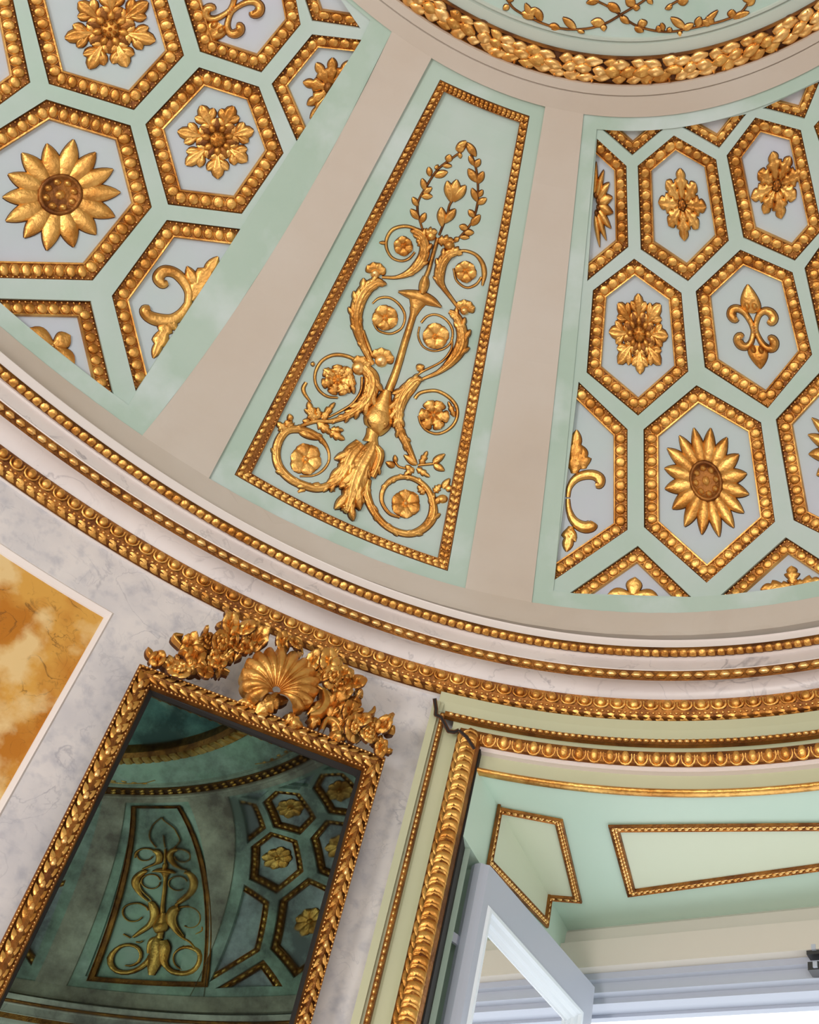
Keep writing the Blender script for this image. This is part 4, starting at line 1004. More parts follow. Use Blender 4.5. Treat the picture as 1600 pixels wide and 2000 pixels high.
st(Z2, [(360, 600), (430, 545), (540, 540), (640, 610), (698, 720), (675, 840), (600, 900), (520, 915), (420, 880), (368, 800)], [6, 9, 10, 10, 10, 9, 9, 9, 9, 6], 4, 'tendril')
fl(Z2, (495, 750), 135, 5, .5)
# right side
st(Z2, [(868, 800), (930, 735), (1020, 715), (1120, 760), (1190, 860), (1188, 980), (1120, 1062), (1000, 1095), (890, 1050), (838, 940), (850, 840)], [10, 9, 9, 10, 10, 9, 8, 7, 7, 7, 6], 4, 'tendril')
fl(Z2, (1015, 945), 140, 5, .9)
st(Z2, [(880, 1390), (1050, 1315), (1180, 1205), (1270, 1080), (1300, 950), (1275, 820), (1225, 720), (1160, 680)], [14, 26, 58, 76, 72, 62, 46, 22], [6, 8, 10, 12, 12, 11, 9, 7], lob=7)
st(Z2, [(1190, 950), (1180, 1080), (1080, 1205), (880, 1310), (830, 1350)], [10, 9, 9, 9, 8], 4, 'tendril')
bud(Z2, (1320, 670), 50, (1345, 590), 110)
st(Z2, [(1270, 660), (1180, 540), (1100, 430), (1060, 340), (1070, 230), (1100, 150), (1160, 80), (1240, 60)], [16, 20, 30, 60, 66, 66, 62, 40], [6, 7, 9, 11, 12, 12, 11, 8], lob=6)
st(Z2, [(1240, 60), (1330, 48), (1440, 90), (1508, 180), (1528, 290), (1508, 410)], [12, 12, 14, 20, 24, 8], 5, 'tendril')
st(Z2, [(1205, 230), (1240, 360), (1340, 432), (1440, 400), (1500, 320)], [7, 8, 9, 10, 10], 4, 'tendril')
fl(Z2, (1332, 262), 118, 6, .4)
# right middle
bud(Z4, (220, -220), 80, (300, -300), 125); lf(Z2, (820, 1290), (900, 1250), 40, 7)
st(Z4, [(850, -110), (760, -30), (680, 60), (630, 180), (622, 290), (640, 420), (710, 570), (800, 760)], [40, 80, 92, 82, 66, 54, 46, 22], [8, 11, 13, 13, 11, 9, 8, 6], lob=5)
st(Z4, [(660, 70), (760, -70), (840, -110)], [50, 50, 30], 12, 'acanthus', lob=3)
st(Z4, [(800, 100), (850, 45), (940, 20), (1040, 22), (1150, 80), (1228, 170), (1245, 270), (1205, 370), (1120, 442), (1020, 468), (920, 430), (862, 360), (840, 280)], [16, 14, 14, 14, 15, 15, 14, 13, 12, 11, 10, 9, 7], 5, 'tendril')
lf(Z4, (1215, 290), (1150, 130), 30, 6, lob=3); fl(Z4, (995, 275), 160, 6, .1, lob=2, h=9)
for b, t, hw in (((820, 790), (685, 690), 34), ((860, 790), (930, 650), 36), ((990, 770), (1115, 680), 34), ((1000, 790), (1110, 855), 34), ((820, 830), (955, 920), 36), ((790, 830), (690, 900), 40), ((760, 850), (700, 800), 30), ((590, 810), (495, 765), 32), ((600, 770), (590, 690), 22), ((540, 970), (620, 930), 26),
                 ((1000, 1080), (1070, 1000), 40), ((1090, 1040), (1165, 935), 34), ((1120, 1040), (1205, 1040), 32), ((900, 1100), (830, 1010), 40), ((1020, 1200), (1060, 1120), 30)): lf(Z4, b, t, hw, 7, lob=3 if hw > 35 else 0)
st(Z4, [(830, 800), (900, 790), (1000, 780)], 11, 4, 'tendril'); st(Z4, [(700, 830), (630, 810), (590, 750)], 10, 4, 'tendril')
dome_(G(), DN, Z4([(1088, 1150)])[0], 11, 9, 7).obj('bud', 'gold', AR)

# ------------------------------------------------------------------ crown: garland and sprays
class Ring:
    """band between two rings: p = (s along, v across) in units of 1/600 m, h outward"""
    def __init__(r, r0, r1, tc, off=0.0):
        r.r0, r.r1, r.off = r0, r1, off; th = np.linspace(tc-math.pi, tc+math.pi, 2401); P = oval(th, *r0); d = np.linalg.norm(np.diff(P, axis=0), axis=1)
        s = np.r_[0, np.cumsum(d)]; r.th = th; r.s = (s-s[1200])*600
        r.V = float(np.linalg.norm(oval(tc, *r0)-oval(tc, *r1)))*600
    def at(r, th): return float(np.interp(th, r.th, r.s))
    def P(r, p, h=0.0):
        p = np.atleast_2d(np.asarray(p, float)); th = np.interp(p[:, 0], r.s, r.th); f = (p[:, 1]/r.V)[:, None]
        A = oval(th, *r.r0); B = oval(th, *r.r1); e = 1e-3; T = oval(th+e, *r.r0)-oval(th-e, *r.r0); n = unit(np.cross(T, B-A))
        c = np.array([0, 0, .3]); n = np.where(((n*(A-c)).sum(1) > 0)[:, None], -n, n)
        return A+(B-A)*f+n*((np.broadcast_to(np.asarray(h, float), len(p))+r.off)/600)[:, None]
cg = .345
GR = Ring((.336, .5255, hz(.012)), (.354, .5015, hz(.012)), rad(-88))
gar = empty('laurel_garland', GR.P([(0, GR.V/2)])[0]); tag(gar, 'gilt laurel garland with berries circling the crown of the dome', 'garland')
s0, s1_ = sorted((GR.at(rad(-45)), GR.at(rad(-125)))); s = s0; k = 0; Vg = GR.V
while s < s1_ and k < 290:
    for row in (0, 1, 2):
        v = Vg*(.22, .5, .78)[row]+random.uniform(-2, 2); ln = random.uniform(24, 35); bx = s+random.uniform(-4, 4)+(0, 9, 18)[row]
        dv = (-5, 0, 5)[row]+random.uniform(-7, 7); hh = (11, 16, 11)[row]*random.uniform(.85, 1.15)
        leaf(G(), GR, (bx, v-dv*.5), (bx+ln, v+dv*.6), random.uniform(8.5, 12), hh, nl=7, nw=5, rnd=random.uniform(.8, 1.2), tipup=.3, vein=.3).obj('leaf', random.choice(('gold_bright', 'gold_bright', 'gold')), gar); k += 1
    if random.random() < .8: dome_(G(), GR, (s+random.uniform(0, 20), Vg*random.choice((.08, .36, .64, .92))), 3, 3, 14, n=6, m_=2).obj('berry', 'gold_bright', gar)
    s += 27
gx_ = G()
for a0, a1 in ((-45, 60), (60, 235)):
    for t in np.arange(a0, a1, 2.2):
        s_ = GR.at(rad(t if t < 90 else t-360)); 
        for v in (.25, .72): leaf(gx_, GR, (s_, Vg*v), (s_-26, Vg*v), 8, 11, nl=5, nw=5)
tag(gx_.obj('leaf_run', 'gold', gar), kind='stuff')
# raised lips either side of the garland
for a, c in ((.5262, .3352), (.5008, .3550)):
    g = G(); g.grid(np.stack([ringrow(a+x, hz(h), c) for x, h in ((.0012, .012), (.0008, .020), (-.0008, .020), (-.0012, .012))])); g.obj('lip', 'bole', ceiling, smooth=False)
ZS = zm((960, 0), .35); DS = Dome(off=.001)
def spray(label, stem, leaves):
    c = ZS(stem); root = ribbon(G(), DS, c, 1.6, 3.5).obj('laurel_spray', 'bole', None); tag(root, label, 'ornament')
    for b, t, hw in leaves:
        b, t = ZS([b, t]); leaf(G(), DS, b, t, hw*.35, 5, nl=7, nw=5, rnd=.95, tipup=.3).obj('leaf', 'gold', root)
spray('gilt laurel spray rising to the right under the crown garland, first of the two crossing', [(40, -60), (90, 0), (130, 50), (220, 100), (330, 145), (430, 162), (540, 158), (640, 128), (740, 70), (840, 10), (930, -60)],
  [((100, 30), (65, 50), 16), ((95, 10), (120, -30), 18), ((200, 95), (250, 40), 22), ((170, 70), (240, 100), 22), ((230, 110), (190, 15), 20), ((280, 115), (245, 40), 22), ((320, 145), (385, 158), 22), ((470, 158), (398, 95), 20), ((480, 165), (520, 180), 12), ((630, 130), (555, 120), 26), ((625, 135), (628, 172), 16), ((800, 30), (750, -10), 26), ((790, 40), (830, 40), 18), ((870, -10), (900, 20), 14), ((60, -20), (20, -60), 18)])
spray('gilt laurel spray falling to the right under the crown garland, second of the two crossing', [(530, -30), (580, 0), (650, 35), (720, 82), (800, 138), (900, 168), (1000, 176), (1100, 160), (1200, 138), (1300, 112), (1390, 70), (1450, -10), (1480, -60)],
  [((600, 0), (530, 15), 18), ((650, 20), (720, 65), 24), ((720, 90), (770, 130), 18), ((850, 150), (835, 105), 26), ((800, 150), (850, 175), 18), ((940, 180), (930, 140), 16), ((960, 170), (950, 125), 14), ((990, 180), (1000, 150), 14), ((1080, 155), (1000, 95), 22), ((1070, 165), (1130, 130), 18), ((1050, 170), (1055, 205), 12), ((1150, 150), (1165, 90), 22), ((1180, 140), (1265, 55), 16), ((1220, 140), (1180, 110), 20), ((1240, 130), (1200, 90), 18), ((1340, 100), (1345, 50), 24), ((1350, 100), (1440, 65), 20), ((1430, 30), (1470, -20), 20), ((1440, 10), (1400, -30), 18)])
spray('short gilt laurel twig above the two crossing sprays, cut by the top picture edge', [(975, 45), (1020, 15), (1070, -10), (1130, -40)], [((975, 50), (1010, 30), 12), ((1040, 10), (1100, 0), 24), ((1010, 20), (970, 50), 8)])

# ------------------------------------------------------------------ carved ornament of the cornice
def run(parent, R_, t0, t1, pitch, wid, h, name, me, v, lenf=.98, hb=0.0, dirn=-1, tilt=0.0):
    a, b = sorted((R_.at(rad(t0)), R_.at(rad(t1)))); n = int((b-a)/pitch); s = a+(np.arange(n)+.5)*(b-a)/n
    t = np.repeat([[dirn*math.cos(tilt), math.sin(tilt)]], n, 0); stud(R_, np.c_[s, np.full(n, v*R_.V)], t, pitch*lenf, wid, h, name, me, parent, hb)
T_C = rad(-75)
R3 = Ring((.0165, .985, .8775), (.007, .9905, .8635), T_C, 1.0); R3b = Ring((.006, .9895, .8625), (.0, .9995, .8520), T_C, 1.0)
run(cor, R3, -38, -113, 29.5, R3.V*.98, 11, 'egg', EGG2, .52, .98)
g = G()
a, b = sorted((R3.at(rad(-38)), R3.at(rad(-113)))); n = int((b-a)/10); s = a+(np.arange(n)+.5)*(b-a)/n
stud(R3b, np.c_[s, np.full(n, R3b.V*.14)], np.repeat([[1., 0]], n, 0), 7, 6, 5, '', (PV, PF), None, 0, g)
tag(g.obj('pearl_row', 'gold_bright', cor), kind='stuff')
run(cor, R3b, -38, -113, 21, R3b.V*.62, 6, 'leaf', LEAF, .58, 1.05, 0, -1, .5)
R1 = Ring((.1125, .9382, .9318), (.0905, .9505, .9272), T_C, 1.5)
run(cor, R1, -38, -113, 16.5, R1.V*.8, 9, 'reed', LEAF, .5, 1.15, 0, -1, .75)
R2 = Ring((.072, .9535, .9018), (.0620, .9585, .8895), T_C, 1.5)
run(cor, R2, -38, -113, 22, R2.V*.62, 7, 'bead', BEAD, .5, .9)

# the same ornament in the panels across the room (seen only in the mirror)
gr = G(); gs = G()
for k in (1, 2, 3, 4):
    mp = Dome(lambda th, u, k=k: th+rad(60*k), .022)
    for P_, W_, h in STEMS: ribbon(gr, mp, P_, W_, h, k=5, seg=24)
    for a, b in zip(oc, ic): gs.grid(np.stack([mp.P((a+(b-a)*t)[np.unique(np.r_[0:len(a):5, len(a)-1])], h) for t, h in CP2]))
for k in (1, 2, 3, 4, 5):
    mp = Dome(lambda th, u, k=k: th+rad(60*k), .001)
    ribbon(gr, mp, ZS([(40, -60), (90, 0), (130, 50), (220, 100), (330, 145), (430, 162), (540, 158), (640, 128), (740, 70), (840, 10)]), 1.6, 3, k=5, seg=14); ribbon(gr, mp, ZS([(530, -30), (650, 35), (800, 138), (900, 168), (1100, 160), (1300, 112), (1450, -10)]), 1.6, 3, k=5, seg=14)
    for x in range(0, 12): 
        b = (120+x*110, 60+90*math.sin(math.pi*(x+1)/13)); b, t = ZS([b, (b[0]+60, b[1]-40+random.random()*60)]); leaf(gr, mp, b, t, 8, 4, nl=5, nw=5)
tag(gr.obj('scroll_ornament', 'gold', ceiling), kind='stuff'); tag(gs.obj('panel_moulding', 'bole', ceiling, False), kind='stuff')
# ------------------------------------------------------------------ window architrave (curved lintel and upright jamb mouldings)
LT0, LT1 = -76.9, 2*CW+76.9
def rr(c, a, z): return (c, a, z)
def band(name, m_, rows, parent, t0, t1, smooth=False, n=60):
    th = np.linspace(rad(t0), rad(t1), n); g = G(); g.grid(np.stack([oval(th, 0, a, z) for a, z in rows])); return g.obj(name, m_, parent, smooth)
lin = band('trim_4', 'pale', [(1.001, .8495), (.992, .849), (.992, .836), (.994, .8185), (.990, .8175)], None, -76.25, 2*CW+76.25); tag(lin, 'curved pale green lintel over the window', kind='structure')
band('bead_bed', 'bole', [(.990, .8175), (.9865, .8165), (.9865, .8095), (.990, .8085)], lin, LT0, LT1)
band('fascia', 'pale', [(.990, .8090), (.9915, .8080), (.9915, .7940), (.986, .7935)], lin, LT0-.6, LT1+.6)
band('egg_bed', 'bole', [(.986, .7935), (.982, .7925), (.978, .7890), (.977, .7830), (.981, .7760), (.986, .7745)], lin, -78.25, 2*CW+78.25)
band('fillet', 'white', [(.986, .7755), (.9835, .7752), (.9835, .7725), (.9845, .7715), (.9835, .7708), (.9835, .7695), (.988, .7690)], lin, -79.5, 2*CW+78.6)
band('inner_fascia', 'pale', [(.988, .7695), (.9885, .7480)], lin, -79.6, 2*CW+78.6)
band('gilt_rod', 'gold', [(.9885, .7485), (.984, .7478), (.9825, .7450), (.984, .7425), (.9885, .7420), (.99, .7445)], lin, -79.6, 2*CW+78.6, True)
RL1 = Ring((0, .9865, .8165), (0, .9865, .8095), rad(-97), .8); run(lin, RL1, LT0-.2, LT1+.2, 11.5, RL1.V*.75, 5.5, 'bead', BEAD, .5, .86)
RL4 = Ring((0, .9785, .7910), (0, .9835, .7750), rad(-97), 1.0); run(lin, RL4, -78.7, 2*CW+78.7, 25.5, RL4.V*.98, 11, 'egg', EGG2, .5, 1.0)
# uprights left of the window, drawn in (theta, z)
def upright(name, m_, rows, parent, z0, z1, smooth=False):
    g = G(); k = 12; g.grid(np.stack([oval(np.full(k, rad(t)), 0, a, np.linspace(z0, z1, k)) for t, a in rows])); return g.obj(name, m_, parent, smooth)
ZB = -.6
for sgn in (0, 1):
    tr = (lambda t: t) if not sgn else (lambda t: 2*CW-t)
    zt = .8065
    up = upright('trim_5', 'pale', [(tr(-75.95), 1.0), (tr(-75.97), .988), (tr(-76.42), .988), (tr(-76.44), .9905), (tr(-76.62), .9905)], None, ZB, .8300)
    tag(up, 'pale green upright of the window surround with gilt mouldings' + (', beside the marble wall' if not sgn else ', on the far side of the window'), kind='structure')
    upright('bead_bed', 'bole', [(tr(-76.60), .9905), (tr(-76.62), .987), (tr(-76.92), .987), (tr(-76.94), .9905)], up, ZB, .8130)
    upright('board', 'pale', [(tr(-76.94), .9905), (tr(-77.05), .9915), (tr(-77.95), .9915), (tr(-78.05), .984)], up, ZB, .7975)
    upright('egg_bed', 'gold' if sgn else 'bole', [(tr(-78.05), .984), (tr(-78.15), .980), (tr(-78.55), .978), (tr(-78.62), .9755), (tr(-79.0), .970), (tr(-79.4), .972), (tr(-79.62), .980), (tr(-79.68), .990)], up, ZB, .7830, True)
    upright('rebate', 'gap', [(tr(-79.64), .982), (tr(-79.74), .982), (tr(-79.75), 1.0)], up, ZB, .7700)
    if sgn: break
    WA = Wall(.987); WB = Wall(.9785); WC = Wall(.970)
    class UpM:
        """upright band: p = (v down along the moulding, w across) units 1/600 m"""
        def __init__(s, tc, a, z0): s.W = Wall(a); s.tc = tc; s.z0 = z0
        def P(s, p, h=0.0):
            p = np.atleast_2d(np.asarray(p, float)); return s.W.P(np.c_[s.tc-p[:, 1]/600/.0683, s.z0*U-p[:, 0]/600], np.asarray(h)/600)
    n = 118; q = UpM(-76.77, .987, .812); stud(q, np.c_[(np.arange(n)+.5)*10.5, np.zeros(n)], np.repeat([[1., 0]], n, 0), 9.5, 9, 5, 'bead', BEAD, up)
    q = UpM(-78.36, .979, .780); n = 56; stud(q, np.c_[(np.arange(n)+.5)*20, np.zeros(n)], np.repeat([[math.cos(.3), math.sin(.3)]], n, 0), 27, 15, 9, 'leaf', LEAF, up)
    # ring-shaped eggs of the round moulding
    V = []; Fs = []; k = 9
    for i, (x, hh) in enumerate(((-.5, .25), (-.40, .75), (-.2, .95), (.05, .9), (.22, .6), (.27, .35), (.36, 1.0), (.44, .95), (.5, .25))):
        for j in range(k):
            a = math.pi*j/(k-1); V.append((x+.22*math.sin(a)-.11, .5*math.cos(a), (.15+.85*math.sin(a))*hh))
    for i in range(8):
        for j in range(k-1): Fs.append((i*k+j, i*k+j+1, (i+1)*k+j+1, (i+1)*k+j))
    RINGM = pmesh('egg', 'gold', V, Fs)
    q = UpM(-79.05, .9715, .779); n = 57; stud(q, np.c_[(np.arange(n)+.5)*19.6, np.zeros(n)], np.repeat([[-1., 0]], n, 0), 20.5, 40, 12, 'egg', RINGM, up, -5)
# dark open joint between lintel and upright
jm = [(849, 1364), (852, 1385), (851, 1396), (862, 1401), (876, 1428), (887, 1430), (897, 1426), (912, 1440), (927, 1463)]
class CylM:
    def __init__(s, a): s.a = a
    def P(s, p, h=0.0):
        t = cyl(p, s.a); X = oval(t[:, 0], 0, s.a, t[:, 1]); Nn_ = unit(CAMP-X); return X+Nn_*(np.broadcast_to(np.asarray(h, float), len(X))*.0016)[:, None]
ribbon(G(), CylM(.983), subdiv(jm[:7], 2, False), 2.0, .4, seg=110, k=3).obj('open_joint', 'gap', lin, smooth=False)
ribbon(G(), CylM(.962), subdiv(jm[6:], 2, False), 1.7, .4, seg=60, k=3).obj('open_joint', 'gap', lin, smooth=False)

# ------------------------------------------------------------------ mouldings of the window recess
in_n = np.array([jd[1], -jd[0], 0.])
class JambM:
    """p = (metres along the jamb from its front edge, height)"""
    def P(s, p, h=0.0):
        p = np.atleast_2d(np.asarray(p, float)); X = v3(j0, 0)+np.outer(p[:, 0], [jd[0], jd[1], 0])+np.outer(p[:, 1], ZV); return X+in_n*np.broadcast_to(np.asarray(h, float), len(p))[:, None]
class SoffM:
    def P(s, p, h=0.0):
        p = np.atleast_2d(np.asarray(p, float)); X = v3(j1, sz)+np.outer(p[:, 0], bd)+np.outer(p[:, 1], out_n); return X-ZV*np.broadcast_to(np.asarray(h, float), len(p))[:, None]
def onj(p):
    dd = rays([p])[0]; t = ((j0-CAMP)@in_n)/(dd@in_n); X = CAMP+dd*t; return (float((X-j0)@np.r_[jd[:2], 0]), float(X[2]))
def ons(p): X = soff(p); return (float((X-j1)@bd), float((X-j1)@out_n))
JM, SM = JambM(), SoffM()
def recess_frame(root, mp, pts, closed, wd=.030, side=1, fieldm='creamfield', name='moulding', pearlg=None):
    """gilt beaded strip along a line; its inner side towards +normal*side"""
    P_ = np.array(pts, float); n = len(P_); ws = [wd]*n
    I = inset(P_, ws) if closed else None
    return I
rp = empty('recess_panel', JM.P([onj((970, 1573))])[0]); tag(rp, 'cream panel with gilt bead border folded over the corner of the window recess', 'panel')
a_, b_, c_, d_ = onj((970, 1573)), onj((948, 1690)), onj((1065, 1812)), onj((1075, 1755))
jx0, jx1 = (a_[0]+b_[0])/2, (c_[0]+d_[0])/2; jz_ = (b_[1]*.4+c_[1]*.6)
A_, B_, C__, D__ = ons((970, 1573)), ons((1100, 1598)), ons((1138, 1760)), ons((1075, 1755))
g = G(); g.add(JM.P([(jx0, sz), (jx1, sz), (jx1, c_[1]), (jx0, b_[1])], .003), [(0, 1, 2, 3)]); g.add(SM.P([A_, B_, C__, D__], .003), [(0, 1, 2, 3)]); g.obj('field', 'creamfield', rp, False)
CPB = [(0, .003), (.04, .010), (.16, .012), (.25, .006), (.75, .006), (.84, .012), (.96, .010), (1, .003)]
def bstrip(root, mp, a, b, ain, bin_, pitch=.019, nm='bead'):
    a, b, ain, bin_ = (np.array(x, float) for x in (a, b, ain, bin_)); s = np.linspace(0, 1, 6)[:, None]; g = G()
    g.grid(np.stack([mp.P((a+(ain-a)*t)+((b+(bin_-b)*t)-(a+(ain-a)*t))*s, h) for t, h in CPB])); g.obj('border', 'bole', root, False)
    for f in (.36, .66):
        p, q_ = a+(ain-a)*f, b+(bin_-b)*f; L = np.linalg.norm(mp.P([q_])[0]-mp.P([p])[0]); n = max(2, int(L/pitch)); k = ((np.arange(n)+.5)/n)[:, None]; P_ = p+(q_-p)*k; t = np.repeat([q_-p], n, 0)
        O, X, Y, Z, sa, sb = frames(mp, P_, t, .006, .002)
        for i in range(n): inst(nm, BEAD, O[i], X[i]*pitch*.8, Y[i]*.0105, Z[i]*.006, root)
def ring4(root, mp, pts, wd, skip=()):
    I = inset(pts, [0 if i in skip else wd for i in range(len(pts))])
    for i in range(len(pts)):
        if i in skip: continue
        j = (i+1) % len(pts); bstrip(root, mp, pts[i], pts[j], I[i], I[j])
ring4(rp, JM, [(jx0, sz), (jx1, sz), (jx1, c_[1]), (jx0, b_[1])], .027, (0,))
ring4(rp, SM, [A_, B_, C__, D__], .027, (3,))
sp = empty('soffit_panel', SM.P([ons((1400, 1650))])[0]); tag(sp, 'long cream panel with gilt bead border on the mint soffit over the window', 'panel')
q1, q2, q3, q4 = ons((1188, 1609)), ons((1600, 1605)), ons((1600, 1697)), ons((1226, 1748))
e1 = np.array(q2)-q1; e2 = np.array(q3)-q4; far = 1.45
r2 = tuple(np.array(q1)+e1/np.linalg.norm(e1)*(far-q1[0])); r3 = tuple(np.array(q4)+e2/np.linalg.norm(e2)*(far-q4[0]))
pts = [q1, r2, r3, q4]
g = G(); g.add(SM.P(pts, .003), [(0, 1, 2, 3)]); g.obj('field', 'creamfield', sp, False)
ring4(sp, SM, pts, .030)

# ------------------------------------------------------------------ open casement
ZT = 1.702
H = j1+bd*.1489+out_n*-.06; H[2] = ZT; NN = atz([(957, 1690)], ZT/U)[0]; sdv = H-NN; sdv[2] = 0; SL = float(np.linalg.norm(sdv)); sdv /= SL
snv = np.array([-sdv[1], sdv[0], 0.])            # away from the opening, towards the jamb
def sb(name, m_, parent, s0, s1, d0, d1, z0, z1): return beam(name, m_, parent, s0, s1, d0, d1, z0, z1, org=NN, ex=sdv, ey=snv)
case = empty('casement', v3(NN, ZT)); tag(case, 'lilac white window casement swung open into the recess', 'window')
TH = .054; ZS0 = WZ0+.06
def chamfer_post(name, prof2, z0, z1):
    g = G(); k = len(prof2); g.add([v3(NN+sdv*a+snv*b, z) for z in (z0, z1) for a, b in prof2], [tuple(range(k)), tuple(range(k, 2*k))]+[(i, (i+1) % k, (i+1) % k+k, i+k) for i in range(k)]); return g.obj(name, 'sash', case, False)
chamfer_post('stile', [(0, 0), (.026, 0), (.026, .010), (.030, TH), (-.008, TH), (-.016, TH*.72), (-.016, TH*.36), (-.008, TH*.22)], ZS0, ZT)
sb('stile', 'sash', case, .607, SL, 0, TH, ZS0, ZT)
sb('top_rail', 'sash', case, .026, .607, 0, TH, ZT-.105, ZT)
sb('bottom_rail', 'sash', case, .026, .607, 0, TH, ZS0, ZS0+.11)
# glazing bead in two steps
g = G()
def rect(d, depth): return [v3(NN+sdv*s+snv*depth, z) for s, z in ((.026+d, ZT-.105-d), (.607-d, ZT-.105-d), (.607-d, ZS0+.11+d), (.026+d, ZS0+.11+d), (.026+d, ZT-.105-d))]
g.grid(np.array([rect(d, dp) for d, dp in ((0, 0), (.006, -.006), (.016, -.006), (.020, .004), (.034, .008), (.038, .016), (.050, .020), (.052, .028))])); g.obj('glazing_bead', 'sash_bead', case, False)
sb('glass', 'glass', case, .05, .59, .026, .030, ZS0+.13, ZT-.13)
# stay and the dark shutter edge standing in its pocket
_d = rays([(903, 1657)])[0]; _o = j0+jd*.03; _t = ((_o-CAMP)@jd)/(_d@jd); _X = CAMP+_d*_t; BZ = float(_X[2])
bar_c = _X.copy()
g = G(); P8 = [v3(bar_c+jd*a-in_n*b, z) for z in (WZ0, BZ) for a, b in ((-.012, -.010), (.012, -.010), (.012, .012), (-.012, .012))]; g.box(P8)
sh = tag(g.obj('shutter', 'dark', None, False), 'dark edge of a folded shutter behind the open casement', 'shutter')
g = G(); P8 = [v3(bar_c+jd*a-in_n*b, z) for z in (1.0, BZ-.07) for a, b in ((.012, -.006), (.016, -.006), (.016, .008), (.012, .008))]; g.box(P8); g.obj('edge_strip', 'rust', sh, False)
e0 = bar_c-in_n*.0+jd*-.01; e1 = NN+snv*TH*.9
g = G(); P8 = [v3(p, z) for z in (1.462, 1.488) for p in (e0, e1, e1-jd*.02, e0-jd*.02)]; g.box(P8); g.obj('stay', 'sash', case, False)

# ------------------------------------------------------------------ gilt framed mirror with shell crest
AM = .966; ZM = .7375*U
tl = oval(rad(-58.3), 0, AM, .7375); tr_ = oval(rad(-73.6), 0, AM, .7375); tx = unit(tr_-tl); mn = unit(np.array([-tx[1], tx[0], 0])); mn *= np.sign(mn@(CAMP-tl)); 
TILT = rad(2.5); YAW = rad(2.8); mn = np.array([mn[0]*math.cos(YAW)-mn[1]*math.sin(YAW), mn[0]*math.sin(YAW)+mn[1]*math.cos(YAW), 0]); tx = unit(np.array([-mn[1], mn[0], 0])); mnn = mn*math.cos(TILT)-ZV*math.sin(TILT); mup = np.cross(mnn, tx); mup *= np.sign(mup[2])
MO = (tl+tr_)/2
PM = Plane(MO, mnn)
def slope(x0, y0, k, y): return (x0+k*(y-y0), y)
yb = 2520
MOUT = [(270, 1303), (749, 1486), slope(749, 1486, -.2815, yb), slope(270, 1303, -.5, yb)]
def bar_w(): return [36, 45, 40, 52]
poly = np.array(MOUT, float)
MIN_ = np.array([(292, 1347), (706, 1506), slope(706, 1506, -.268, yb-60), slope(292, 1347, -.478, yb-60)], float)
FCP = [(0, -16), (0, 12), (.05, 16), (.14, 16), (.18, 9), (.26, 8), (.34, 16), (.5, 21), (.66, 19), (.76, 11), (.82, 8), (.88, 9), (.94, 9), (1, 2), (1, -3)]
g = G()
for i in range(4):
    a, b = poly[i], poly[(i+1) % 4]; c, d = MIN_[i], MIN_[(i+1) % 4]; s = np.linspace(0, 1, 12)[:, None]
    g.grid(np.stack([PM.P(a+(c-a)*t+((b+(d-b)*t)-(a+(c-a)*t))*s, h) for t, h in FCP]))
mirr = tag(g.obj('mirror', 'bole', None, False), 'tall gilt framed mirror with a carved shell crest, dark green in its glass', 'mirror')
def mrun(i, t, pitch, la, wa, h, name, me, hb, an=0.0, joined=None):
    a, b = poly[i], poly[(i+1) % 4]; c, d = MIN_[i], MIN_[(i+1) % 4]; A = a+(c-a)*t; B = b+(d-b)*t; L = math.dist(A, B); n = int(L/pitch); k = ((np.arange(n)+.5)/n)[:, None]
    tt = (B-A)/L; tt = np.array([tt[0]*math.cos(an)-tt[1]*math.sin(an), tt[0]*math.sin(an)+tt[1]*math.cos(an)]); stud(PM, A+(B-A)*k, np.repeat([tt], n, 0), la, wa, h, name, me, mirr, hb, joined)
gp = G()
for i, wdt in ((0, 36), (1, 42), (3, 50)):
    for sg in (-1, 1): mrun(i, .50+.13*sg, 24 if i else 21, 30, wdt*.30, 8, 'leaf', LEAF, 14, .55*sg)
    mrun(i, .50, 48 if i else 42, 20, wdt*.26, 9, 'flower_head', BEAD, 17)
    mrun(i, .10, 8.5, 6.5, 5.5, 4, '', (PV, PF), 14, 0, gp); mrun(i, .86, 8.5, 6, 5, 4, '', (PV, PF), 8, 0, gp)
tag(gp.obj('pearl_row', 'gold_bright', mirr), kind='stuff')
g = G(); ix = MIN_+np.array([[3, 3], [-3, 3], [-3, -3], [3, -3]])*4
g.grid(np.stack([PM.P(np.vstack([q_, q_[:1]]), h) for q_, h in ((MIN_, 0), (MIN_+(ix-MIN_)*.6, -9))])); g.obj('rebate', 'gap', mirr, False)
g = G(); g.add(PM.P(poly+(MIN_-poly)*.8, -9), [(0, 1, 2, 3)]); g.obj('glass', 'mirror', mirr, False)
g = G(); g.add(PM.P(poly, -14), [(0, 1, 2, 3)]); g.obj('backboard', 'dark', mirr, False)
